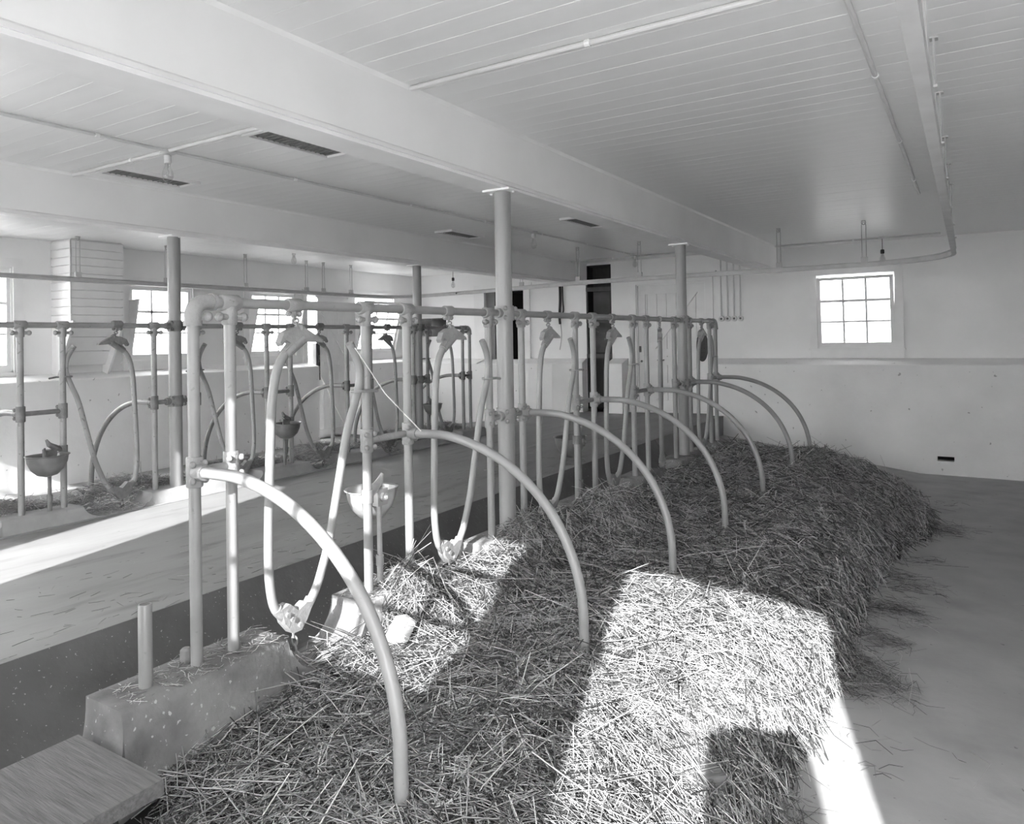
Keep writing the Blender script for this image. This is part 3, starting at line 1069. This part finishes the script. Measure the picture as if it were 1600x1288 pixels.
# hanging leather strap
e = empty('leather_strap', (-3.68, YF - 0.02, 2.16))
MB().tube(bez([(0, 0, 0), (0.01, -0.01, -0.3), (-0.01, -0.01, -0.62), (0.0, -0.01, -0.75)], 4), 0.022, 6).obj('strap', M_LEATHER, e)
MB().tube(bez([(0.05, 0, 0), (0.06, -0.01, -0.3), (0.07, -0.01, -0.52), (0.02, -0.01, -0.60)], 4), 0.012, 6).obj('loop', M_LEATHER, e)
MB().tube(bez([(0, 0, -0.7), (0.02, 0, -0.95), (-0.02, 0, -1.2)], 4), 0.007, 6).obj('lash', M_ROD, e)
MB().tube([(0, 0.02, 0.02), (0, -0.03, 0.02)], 0.012, 8).obj('peg', M_DARKRAIL, e)
tag(e, 'black leather strap hanging on the far wall beside the dark chute', 'strap')

# four vertical conduits with round switches
for i, xx in enumerate((-0.855, -0.757, -0.658, -0.562)):
    e = empty('switch_drop', (xx, YF, 1.42))
    top = CEIL - 1.42
    pts = [(0, -0.02, 0.03), (0, -0.02, top - 0.10), (0.0, -0.03, top - 0.03), (0.0, -0.08, top - 0.012)]
    MB().tube(pts, 0.012, 8).obj('conduit', M_COND, e)
    My = Matrix.Rotation(PI / 2, 4, 'X')
    MB().lathe([(0.043, 0), (0.043, 0.03), (0.03, 0.035)], (0, 0, 0), 16, My).obj('switch_box', M_COND, e)
    MB().lathe([(0.017, 0.035), (0.015, 0.045), (0.012, 0.055)], (0, 0, 0), 10, My).obj('switch_knob', M_FARFIT, e)
    tag(e, ('round wall switch on a vertical pipe, nearest the braced door', 'round wall switch on the second pipe from the braced door',
            'round wall switch on the third pipe from the braced door', 'round wall switch on the fourth pipe, farthest from the braced door')[i], 'switch',
        'row of pipe-fed wall switches')

# dark oval pad at the end of the near rail
e = empty('oval_pad', (-0.185, 6.58, 0.87))
b = MB()
poly = [(0.062 * math.cos(2 * PI * k / 24), 0.175 + 0.175 * math.sin(2 * PI * k / 24)) for k in range(24)]
b.prism(poly, lambda a, bb, t: (a, t, bb), -0.02, 0.02)
b.obj('pad', mat('dark_felt', 0.06, 0.8), e)
b = MB()
for r in range(6):
    for c in (-0.025, 0.0, 0.025):
        if abs(c) < 0.02 or 0 < r < 5:
            b.ball((c, -0.02, 0.05 + r * 0.05), 0.006)
b.obj('stud', M_LEATHER, e)
MB().tube([(0, 0, 0.34), (0.0, 0, 0.43), (0.06, -0.04, 0.455), (0.19, -0.12, 0.452)], 0.010, 8).obj('strap', M_LEATHER, e)
tag(e, 'dark studded oval pad hanging at the far end of the near stall rail', 'pad')


# ------------------------------------------------------------------ ceiling: vents, conduits, bulbs
def vent(x, y0, y1, label):
    e = empty('ceiling_vent', (x, (y0 + y1) / 2, CEIL))
    w, l = 0.10, (y1 - y0) / 2
    b = MB()
    t = 0.028
    b.box(-w - t, -w, -l - t, l + t, -0.022, 0)
    b.box(w, w + t, -l - t, l + t, -0.022, 0)
    b.box(-w, w, -l - t, -l, -0.022, 0)
    b.box(-w, w, l, l + t, -0.022, 0)
    b.obj('vent_frame', M_TRIM, e, smooth=0)
    b = MB().box(-w, w, -l, l, -0.006, -0.001)
    b.obj('vent_back', M_GRILLE, e, smooth=0)
    sm_ = MB().box(-w, w, -0.004, 0.004, -0.014, -0.006).mesh('vent_bar', M_GRILLE, 0)
    k = int(2 * l / 0.04)
    for i in range(k):
        link('vent_bar', sm_, e, (0, -l + (i + .5) * 2 * l / k, 0.003))
    return tag(e, label, 'vent', 'slotted ceiling vents over the feed alley')


vent(-1.17, 1.28, 1.92, 'large dark ceiling vent close to the near beam')
vent(-2.80, 1.28, 1.90, 'ceiling vent near the bare bulb, by the far beam')
vent(-2.74, 5.15, 5.78, 'small ceiling vent by the far beam beyond the thick column')
vent(-1.14, 5.25, 5.93, 'small ceiling vent close to the near beam beyond the thick column')


def conduit(pts, label, r=0.0125):
    e = empty('ceiling_conduit', pts[0])
    P0 = Vector(pts[0])
    q = [Vector(p) - P0 for p in pts]
    MB().tube(q, r, 10).obj('conduit_pipe', M_COND, e)
    for i in range(len(q) - 1):
        d = q[i + 1] - q[i]
        n = max(1, int(d.length / 1.2))
        for k in range(n):
            c = q[i] + d * ((k + .5) / n)
            t = d.normalized()
            MB().tube([c - t * 0.012, c + t * 0.012], r * 1.35, 10).obj('pipe_strap', M_TRIM, e)
    return tag(e, label, 'conduit')


cz = CEIL - 0.014
conduit([(-3.15, 1.21, cz), (-0.12, 1.21, cz)], 'ceiling conduit crossing the feed alley at the bare bulb')
conduit([(0.06, 1.21, cz), (2.02, 1.21, cz)], 'ceiling conduit running from the near beam over the straw')
conduit([(-1.97, 0.0, cz - .004), (-1.96, 3.0, cz - .004), (-1.93, 9.05, cz - .004)], 'long ceiling conduit down the middle of the feed alley', 0.0105)
conduit([(2.03, 0.2, cz), (2.03, 6.0, cz)], 'ceiling conduit running beside the overhead track above the straw')
conduit([(-3.15, 9.1, cz), (-0.13, 9.1, cz)], 'ceiling conduit along the far wall above the chute and door')
conduit([(0.06, 9.25, cz), (2.1, 9.25, cz)], 'ceiling conduit along the far wall above the window')
conduit([(-5.35, 1.0, cz), (-5.35, 9.0, cz)], 'ceiling conduit over the walk behind the far row')


def bulb(x, y, label, drop=0.0, dark=False, s=1.0):
    e = empty('light_bulb', (x, y, CEIL))
    z = -0.025 - drop
    if drop > 0:
        MB().tube([(0, 0, 0), (0, 0, z)], 0.004, 6).obj('cord', M_LEATHER, e)
    b = MB()
    b.lathe([(0.05, 0.0), (0.05, -0.018), (0.03, -0.026)][::-1], (0, 0, 0), 16)
    b.obj('ceiling_rose', M_COND, e)
    b = MB()
    b.lathe([(0.012, z), (0.024, z - 0.008), (0.024, z - 0.05), (0.021, z - 0.058)][::-1], (0, 0, 0), 14)
    b.obj('socket', M_LEATHER if dark else M_COND, e)
    pr = [(0.017, -0.05), (0.018, -0.072), (0.026, -0.098), (0.035, -0.125), (0.036, -0.145), (0.028, -0.168), (0.012, -0.181), (0.002, -0.184)]
    b = MB()
    b.lathe([(r * s, z + (zz + .05) * s - .05) for r, zz in pr][::-1], (0, 0, 0), 16)
    b.obj('bulb_glass', M_BULB, e)
    b = MB()
    b.tube([(0, 0, z - 0.055), (0, 0, z - 0.09)], 0.005, 6)
    b.tube([(-0.012, 0, z - 0.115), (0, 0, z - 0.09), (0.012, 0, z - 0.115), (0, 0, z - 0.15), (-0.012, 0, z - 0.115)], 0.0015, 5)
    b.obj('filament_post', M_ROD, e)
    return tag(e, label, 'light bulb', 'bare bulbs under the ceiling')


bulb(-2.03, 1.24, 'bare pear-shaped bulb under the crossing of the alley conduits')
bulb(-1.96, 5.86, 'bare bulb in the alley just beyond the thick column')
bulb(-1.92, 8.85, 'bare bulb in the alley near the far wall')
bulb(-5.35, 5.2, 'bare bulb over the walk behind the far row')
bulb(-5.2, 8.6, 'pendant bulb with black socket near the small black hatch', 0.16, True)
bulb(1.43, 9.25, 'pendant bulb with black socket above the far wall window', 0.14, True)

# ------------------------------------------------------------------ overhead litter-carrier track with hangers
TZ = 1.94
c1 = [(-6.3 + 0.55 * (1 - math.cos(a)), 7.75 + 0.55 * math.sin(a)) for a in [PI / 2 * k / 8 for k in range(9)]]
c2 = [(1.35 + 0.93 * math.sin(a), 6.6 + 0.93 * math.cos(a)) for a in [PI / 2 * k / 10 for k in range(11)]]
path = [(-6.3, YN + .05), (-6.3, 3), (-6.3, 6)] + c1 + [(-4.2, 8.06), (-2.2, 7.56), (0.0, 7.54)] + c2 + [(2.285, 4.0), (2.295, YN + .05)]
e = empty('carrier_track', (0, 0, TZ))


def sweep(path, prof, m, name, parent):
    P = [Vector((p[0], p[1])) for p in path]
    vs, fs = [], []
    n = len(prof)
    for i, p in enumerate(P):
        a = P[max(0, i - 1)]
        b_ = P[min(len(P) - 1, i + 1)]
        t = (b_ - a).normalized()
        nn = Vector((-t.y, t.x))
        for (o_, z_) in prof:
            vs.append((p.x + nn.x * o_, p.y + nn.y * o_, z_))
    for i in range(len(P) - 1):
        for k in range(n):
            k2 = (k + 1) % n
            fs.append((i * n + k, i * n + k2, (i + 1) * n + k2, (i + 1) * n + k))
    fs.append(tuple(range(n)))
    fs.append(tuple((len(P) - 1) * n + k for k in reversed(range(n))))
    return MB().add(vs, fs).obj(name, m, parent, smooth=20)


I_PROF = [(-0.021, -0.03), (0.021, -0.03), (0.021, -0.020), (0.006, -0.016), (0.006, 0.016), (0.022, 0.020), (0.022, 0.028), (-0.022, 0.028), (-0.022, 0.020), (-0.006, 0.016), (-0.006, -0.016), (-0.021, -0.020)]
sweep(path, I_PROF, M_TRACK, 'track_rail', e)


def make_hanger(parent):
    h = empty('track_hanger', (0, 0, 0), parent=parent)
    top = CEIL - TZ
    b = MB()
    for s in (-1, 1):
        b.tube([(0, s * 0.022, 0.06), (0, s * 0.022, top - 0.05), (0, s * 0.004, top - 0.015)], 0.0045, 6)
    b.obj('hanger_rod', M_ROD, h)
    b = MB()
    b.box(-0.014, 0.014, -0.034, 0.034, 0.015, 0.085)
    b.box(-0.03, 0.03, -0.03, 0.03, 0.028, 0.036)
    b.obj('hanger_clip', M_TRACK, h, smooth=0)
    b = MB()
    b.box(-0.016, 0.016, -0.022, 0.022, top - 0.008, top)
    pts = [(0.0, 0.022 * math.cos(a), top - 0.024 + 0.022 * math.sin(a)) for a in [2 * PI * k / 10 for k in range(10)]]
    b.tube(pts, 0.005, 6, closed=True)
    b.obj('ceiling_eye', M_ROD, h, smooth=0)
    return h


hp = make_hanger(e)
hang = [(-6.3, 2.85, 0), (-6.3, 3.95, 0), (-6.3, 5.15, 0), (-6.3, 6.28, 0), (-6.3, 6.63, 0), (-6.26, 7.2, 0), (-3.35, 7.85, PI / 2), (-2.25, 7.57, PI / 2), (-1.32, 7.55, PI / 2), (-0.75, 7.545, PI / 2), (0.47, 7.535, PI / 2),
        (1.40, 7.52, PI / 2), (2.285, 5.75, 0), (2.285, 4.84, 0), (2.285, 3.95, 0), (2.288, 2.9, 0), (2.29, 2.05, 0), (2.293, 1.2, 0)]
for i, (x, y, a) in enumerate(hang):
    h = hp if i == 0 else copy_tree(hp, e)
    h.location = (x, y, 0)
    h.rotation_euler = (0, 0, a)
for (x, y, a) in ((-4.9, 8.16, 1.3), (-1.9, 7.555, PI / 2), (0.9, 7.535, PI / 2)):
    o = MB().box(-0.012, 0.012, -0.12, 0.12, -0.012, 0.012).obj('splice_plate', M_TRACK, e, (x, y, 0), smooth=0)
    o.rotation_euler = (0, 0, a + PI * 0)
tag(e, 'overhead carrier track on rods, curving round the barn beneath the ceiling', 'track')

# ------------------------------------------------------------------ board, scraps, twine
b = MB().box(-0.086, 0.385, -0.78, -0.345, -0.145, -0.10)
o = b.obj('loose_board', M_BOARD, smooth=0)
tag(o, 'weathered grained board lying against the end of the near curb', 'board')
b = MB()
b.prism([(-0.05, 0), (0.05, 0.01), (0.055, 0.05), (0.0, 0.068), (-0.045, 0.04)], lambda a, bb, t: (a, t, bb), -0.07, 0.07)
o = b.obj('concrete_chunk', mat('pale_chunk', 0.6, 0.8, 0.1, 8, bump=0.5, bscale=20), None, (0.23, 0.86, -0.14), smooth=0)
o.rotation_euler = (0.15, 0.35, 0.5)
tag(o, 'pale broken chunk in sunlit straw beside the near-end divider', 'concrete')
b = MB().box(-0.045, 0.045, -0.10, 0.10, 0, 0.035)
o = b.obj('wood_scrap', M_BOARD, None, (1.56, 0.90, -0.345), smooth=0)
o.rotation_euler = (0.1, 0.1, 0.9)
tag(o, 'small flat wood scrap in the camera shadow on the straw', 'wood')
tw = MB().tube([(0.02, 0.835, 1.135), (0.03, 1.02, 0.915), (0.10, 1.215, 0.705)], 0.0028, 6)
tag(tw.obj('twine', M_STRING), 'taut pale twine from a stanchion arm down to the second divider', 'twine')


# ------------------------------------------------------------------ straw
def smooth_noise(seed, scale):
    r = np.random.default_rng(seed)
    K = r.normal(0, scale, (10, 2))
    ph = r.uniform(0, 2 * PI, 10)
    return lambda x, y: sum(np.sin(K[i, 0] * x + K[i, 1] * y + ph[i]) for i in range(10)) / 4.5


NA, NB, NC = smooth_noise(1, 3.5), smooth_noise(2, 9.0), smooth_noise(3, 2.0)
PX = np.array([-0.2, 0.08, 0.2, 0.5, 0.96, 1.4, 1.58, 1.70, 1.78, 1.86, 2.6])
PZ = np.array([-0.20, -0.175, -0.17, -0.20, -0.205, -0.26, -0.335, -0.44, -0.56, -0.66, -0.9])


def edge_shift(y):
    return 0.30 * np.exp(-((y - 6.0) / 0.85) ** 2) + 0.02 * np.sin(3.1 * y) + 0.012 * np.sin(7.7 * y + 1)


def straw_h(x, y):
    xs = np.where(x > 1.2, 1.2 + (x - 1.2) * 0.60 / (0.60 + edge_shift(y)), x)
    z = np.interp(xs, PX, PZ)
    core = np.clip((1.55 - xs) / 0.5, 0, 1)
    z = z + core * (0.02 * NA(x, y) + 0.011 * NB(x, y)) + core * 0.10 * np.clip(y / 6.5, 0, 1.1) ** 1.3
    z = z + 0.20 * np.exp(-((x - 0.26) / 0.24) ** 2 - ((y - 2.95) / 0.42) ** 2)
    z = z + 0.20 * np.exp(-((x - 0.10) / 0.22) ** 2 - ((y - 2.2) / 0.36) ** 2)
    z = z + 0.10 * np.exp(-((x - 0.22) / 0.22) ** 2 - ((y - 1.55) / 0.32) ** 2)
    z = z + 0.20 * np.exp(-((x - 0.05) / 0.20) ** 2 - ((y - 1.10) / 0.20) ** 2)
    z = z + 0.07 * np.exp(-((x - 1.15) / 0.35) ** 2 - ((y - 6.2) / 0.55) ** 2)
    z = z - 0.10 * np.clip((0.62 - y) / 0.8, 0, 1) * np.clip((0.9 - x) / 0.6, 0, 1)
    z = z - 0.30 * np.clip((y - 6.65) / 0.5, 0, 1.5)
    return z


def stalks(cx, cy, cz, L, ang, tilt, wid, bend, bend_dir, tone):
    """vectorised three-point triangular stalks -> verts, tris, tone"""
    n = len(cx)
    d = np.stack([np.cos(ang) * np.cos(tilt), np.sin(ang) * np.cos(tilt), np.sin(tilt)], -1)
    side = np.stack([-np.sin(ang), np.cos(ang), np.zeros(n)], -1)
    up = np.cross(d, side)
    c = np.stack([cx, cy, cz], -1)
    bd = side * np.cos(bend_dir)[:, None] + up * np.sin(bend_dir)[:, None]
    p = [c - d * (L / 2)[:, None], c + bd * (bend * L)[:, None], c + d * (L / 2)[:, None]]
    ww = [wid * 0.85, wid, wid * 0.6]
    V = np.empty((n, 9, 3))
    for i in range(3):
        for k in range(3):
            a = 2 * PI * k / 3 + 0.5
            V[:, i * 3 + k] = p[i] + (side * math.cos(a) + up * math.sin(a)) * (ww[i] / 2)[:, None]
    tri = []
    for i in range(2):
        for k in range(3):
            k2 = (k + 1) % 3
            tri += [(i * 3 + k, i * 3 + k2, (i + 1) * 3 + k2), (i * 3 + k, (i + 1) * 3 + k2, (i + 1) * 3 + k)]
    T = np.array(tri)[None] + (np.arange(n) * 9)[:, None, None]
    return V.reshape(-1, 3), T.reshape(-1, 3), np.repeat(tone, 9)


def tri_mesh(name, parts, m):
    Vs, Ts, tn, off = [], [], [], 0
    for V, T, t in parts:
        Vs.append(V)
        Ts.append(T + off)
        tn.append(t)
        off += len(V)
    V, T, t = np.concatenate(Vs), np.concatenate(Ts), np.concatenate(tn)
    me = bpy.data.meshes.new(name)
    me.vertices.add(len(V))
    me.vertices.foreach_set('co', V.astype(np.float32).ravel())
    me.loops.add(len(T) * 3)
    me.loops.foreach_set('vertex_index', T.astype(np.int32).ravel())
    me.polygons.add(len(T))
    me.polygons.foreach_set('loop_start', np.arange(len(T), dtype=np.int32) * 3)
    me.polygons.foreach_set('loop_total', np.full(len(T), 3, dtype=np.int32))
    me.update(calc_edges=True)
    at = me.attributes.new('tone', 'FLOAT', 'POINT')
    at.data.foreach_set('value', t.astype(np.float32))
    me.materials.append(m)
    return link(name, me)


def tones(n):
    return np.clip(rng.beta(0.8, 1.25, n), 0, 1)


parts = []
# under-layer surface, coloured near black for the shade between stalks
gx = np.linspace(-0.02, 2.15, 60)
gy = np.linspace(-0.75, 7.2, 220)
GX, GY = np.meshgrid(gx, gy)
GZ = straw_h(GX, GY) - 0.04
nx = len(gx)
ii, jj = np.meshgrid(np.arange(nx - 1), np.arange(len(gy) - 1))
q = (jj * nx + ii).ravel()
T = np.concatenate([np.stack([q, q + 1, q + nx + 1], -1), np.stack([q, q + nx + 1, q + nx], -1)])
cxm = GX.ravel()[T].mean(1)
cym = GY.ravel()[T].mean(1)
keep = (GZ.ravel()[T].max(1) > -0.70) & (cxm < 1.80 + edge_shift(cym)) & (cym < 7.0)
for (a, b_) in zip([s[1] for s in near_spans[:-1]], [s[0] for s in near_spans[1:]]):
    pass
keep &= cxm > 0.06
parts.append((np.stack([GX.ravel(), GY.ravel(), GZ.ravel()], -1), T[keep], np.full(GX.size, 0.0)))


def bed(n, y0, y1, wmin, wmax, lmin, lmax, lift=0.035):
    x = rng.uniform(-0.06, 2.12, n)
    y = rng.uniform(y0, y1, n)
    k = (x < 1.80 + edge_shift(y) + rng.normal(0, 0.015, n)) & (y < 6.95)
    notch = np.zeros(n, bool)
    for h in NEAR_H:
        notch |= np.abs(y - h) < 0.2
    k &= (x > 0.10) | notch | (np.abs(y - 2.4) < 0.8) | (np.abs(y - 1.12) < 0.22)
    k &= ~((y < -0.22) & (x < 0.30))
    x, y = x[k], y[k]
    n = len(x)
    z = straw_h(x, y)
    z = np.maximum(z, np.where(y > 6.6, -0.5, -0.7)) + rng.uniform(-0.035, lift, n)
    e_ = 0.02
    gxx = (straw_h(x + e_, y) - straw_h(x - e_, y)) / (2 * e_)
    gyy = (straw_h(x, y + e_) - straw_h(x, y - e_)) / (2 * e_)
    ang = rng.uniform(0, 2 * PI, n) + 0.5 * NC(x * 2, y * 2)
    slope = gxx * np.cos(ang) + gyy * np.sin(ang)
    tilt = np.arctan(np.clip(slope, -1.6, 1.6)) + rng.normal(0, 0.24, n)
    L = np.clip(rng.lognormal(math.log((lmin * lmax) ** .5), 0.45, n), lmin, lmax)
    steep = np.abs(slope) > 0.8
    L = np.where(steep, L * 0.7, L)
    return stalks(x, y, z, L, ang, tilt, rng.uniform(wmin, wmax, n), rng.normal(0, 0.06, n), rng.uniform(0, 2 * PI, n), tones(n))


parts.append(bed(36000, -0.75, 1.3, 0.0022, 0.0050, 0.05, 0.32))
parts.append(bed(36000, 1.3, 3.4, 0.0028, 0.0060, 0.05, 0.30, 0.04))
parts.append(bed(34000, 3.4, 7.0, 0.0044, 0.0085, 0.07, 0.34, 0.045))
parts.append(bed(4500, -0.7, 6.9, 0.0036, 0.0066, 0.2, 0.5, 0.065))
# a few stalks standing up out of the bed
n = 700
x = rng.uniform(0.1, 1.75, n)
y = rng.uniform(-0.3, 6.6, n)
parts.append(stalks(x, y, straw_h(x, y) + 0.035, rng.uniform(0.08, 0.22, n), rng.uniform(0, 2 * PI, n), rng.uniform(0.3, 1.2, n), rng.uniform(0.002, 0.004, n),
                    rng.normal(0, 0.08, n), rng.uniform(0, 2 * PI, n), tones(n)))
o = tri_mesh('straw_bedding', parts, M_STRAW)
tag(o, 'deep bed of loose straw filling the near stalls to the walk edge', 'straw', kind='stuff')

# scattered stalks on the litter walk
parts = []
for (x0, y0, x1, y1, sp, n, up) in ((1.80, 2.75, 2.16, 2.35, 0.07, 420, 0.03), (1.80, 2.45, 2.0, 2.3, 0.05, 160, 0.012), (1.82, 3.2, 2.1, 3.0, 0.08, 150, 0.012),
                                   (1.82, 3.7, 2.15, 3.55, 0.12, 260, 0.014), (1.84, 4.4, 2.2, 4.2, 0.12, 180, 0.01), (1.84, 5.0, 2.25, 5.0, 0.1, 70, 0.006),
                                   (2.1, 6.2, 2.4, 6.1, 0.12, 120, 0.012), (1.8, 1.2, 1.92, 1.0, 0.08, 90, 0.02), (1.9, 7.0, 2.5, 7.6, 0.2, 25, 0.003), (1.8, 1.9, 2.3, 1.8, 0.25, 30, 0.002)):
    t_ = rng.beta(1.0, 1.7, n)
    x = x0 + (x1 - x0) * t_ + rng.normal(0, sp * 0.4, n)
    y = y0 + (y1 - y0) * t_ + rng.normal(0, sp, n)
    k = (x > 1.76) & (x < 3.2)
    x, y = x[k], y[k]
    n = len(x)
    zz = np.array([walk_z(a, b_) for a, b_ in zip(x, y)]) + 0.005 + rng.exponential(up, n)
    dirn = math.atan2(y1 - y0, x1 - x0)
    parts.append(stalks(x, y, zz, np.clip(rng.lognormal(math.log(0.11), 0.55, n), 0.03, 0.45), rng.normal(dirn, 0.75, n), rng.normal(0, 0.06, n),
                        rng.uniform(0.0018, 0.0036, n), rng.normal(0, 0.16, n), rng.uniform(0, 0.6, n), tones(n) * 0.75))
o = tri_mesh('scattered_straw', parts, M_STRAW)
tag(o, 'loose straw wisps strewn over the pale walk beside the bed', 'straw', kind='stuff')

# hay behind and in the notches of the far curb
parts = []


def far_h(x, y):
    lump = 0.5 + 0.5 * np.sin(6.0 * (y - 1.55) + 0.5)
    back = np.clip((XF - 0.10 - x) / 0.08, 0, 1)
    return -0.13 + back * (0.09 + 0.09 * lump) - 0.25 * np.clip((XF - 0.35 - x) / 0.35, 0, 1) * back


n = 17000
x = XF - 0.10 + rng.normal(0, 0.20, n)
y = rng.uniform(0.7, 6.3, n)
k = (x < XF + 0.12) & (x > XF - 0.75)
notch = np.zeros(n, bool)
for h in FAR_H:
    notch |= np.abs(y - h) < 0.17
k &= (x < XF - 0.11) | (notch & (rng.uniform(0, 1, n) < 0.45))
x, y = x[k], y[k]
n = len(x)
z = far_h(x, y) + rng.uniform(-0.01, 0.05, n)
parts.append(stalks(x, y, z, np.clip(rng.lognormal(math.log(0.12), 0.4, n), 0.05, 0.35), rng.uniform(0, 2 * PI, n), rng.normal(0, 0.28, n), rng.uniform(0.003, 0.006, n),
                    rng.normal(0, 0.12, n), rng.uniform(0, 2 * PI, n), np.clip(tones(n) + 0.1, 0, 1)))
o = tri_mesh('hay_litter', parts, M_HAY)
tag(o, 'untidy hay heaped along the curb of the far stall row', 'hay', kind='stuff')

# chaff on curb tops and alley edge
parts = []
n = 900
x = rng.uniform(-0.11, 0.10, n)
y = rng.uniform(-0.25, 1.4, n)
on_block = ((y > -0.3) & (y < 0.36)) | ((y > 0.8) & (y < 1.35))
k = on_block & (np.abs(y + 0.163) > 0.03)
x, y = x[k], y[k]
n = len(x)
parts.append(stalks(x, y, np.full(n, 0.004) + rng.exponential(.003, n), rng.uniform(0.01, 0.07, n), rng.uniform(0, 2 * PI, n), rng.normal(0, .05, n), rng.uniform(0.0015, 0.003, n),
                    rng.normal(0, .06, n), np.zeros(n), tones(n)))
n = 450
x = ALX - np.abs(rng.normal(0, 0.5, n)) - 0.01
y = rng.uniform(-0.5, 6.5, n)
k = x > -3.0
x, y = x[k], y[k]
n = len(x)
parts.append(stalks(x, y, np.array([alley_z(a) for a in x]) + 0.003, rng.uniform(0.01, 0.10, n), rng.normal(1.3, .7, n), np.zeros(n), rng.uniform(0.0015, 0.003, n),
                    rng.normal(0, .06, n), np.zeros(n), tones(n) * 0.55))
o = tri_mesh('chaff', parts, M_STRAW)
tag(o, 'thin chaff strewn on the curb tops and feed alley floor', 'chaff', kind='stuff')

# ------------------------------------------------------------------ the photographer's view camera in the doorway (throws the shadow on the straw)
e = empty('view_camera', (CAM_POS[0] - aw.x * 0.06, CAM_POS[1] - aw.y * 0.06, CAM_POS[2]))
e.rotation_euler = (0, 0, YAW)
MB().box(-0.07, 0.07, -0.05, -0.02, -0.07, 0.07).obj('lens_board', M_WOODCAM, e, smooth=0)
MB().lathe([(0.028, 0), (0.03, 0.03), (0.026, 0.045)], (0, 0, 0), 16, Matrix.Translation((0, -0.03, 0)) @ Matrix.Rotation(-PI / 2, 4, 'X')).obj('lens_barrel', M_FARFIT, e)
b = MB()
for k in range(7):
    f = k / 7
    w_ = 0.075 + 0.075 * f
    b.box(-w_, w_, -0.055 - 0.035 * k, -0.05 - 0.035 * (k + 1) + 0.01, -w_, w_)
b.obj('bellows', M_LEATHER, e, smooth=0)
MB().box(-0.165, 0.165, -0.37, -0.30, -0.16, 0.17).obj('back_frame', M_WOODCAM, e, smooth=0)
MB().box(-0.06, 0.06, -0.37, -0.02, -0.18, -0.155).obj('bed_rail', M_WOODCAM, e, smooth=0)
b = MB()
b.prism([(-0.19, -0.28), (-0.18, 0.19), (0.18, 0.19), (0.19, -0.28), (0.172, -0.28), (0.172, 0.178), (-0.172, 0.178), (-0.172, -0.28)], lambda a, bb, t: (a, t, bb), -0.52, -0.28)
b.obj('focusing_cloth', M_CLOTH, e, smooth=0)
zg = -0.64 - CAM_POS[2]
for a in (0.5, 2.6, 4.7):
    MB().tube([(0.04 * math.cos(a), -0.2 + 0.04 * math.sin(a), -0.18), (0.40 * math.cos(a), -0.2 + 0.40 * math.sin(a), zg)], 0.016, 8).obj('tripod_leg', M_WOODCAM, e)
tag(e, 'wooden plate camera on a tripod standing in the sunny doorway', 'camera')
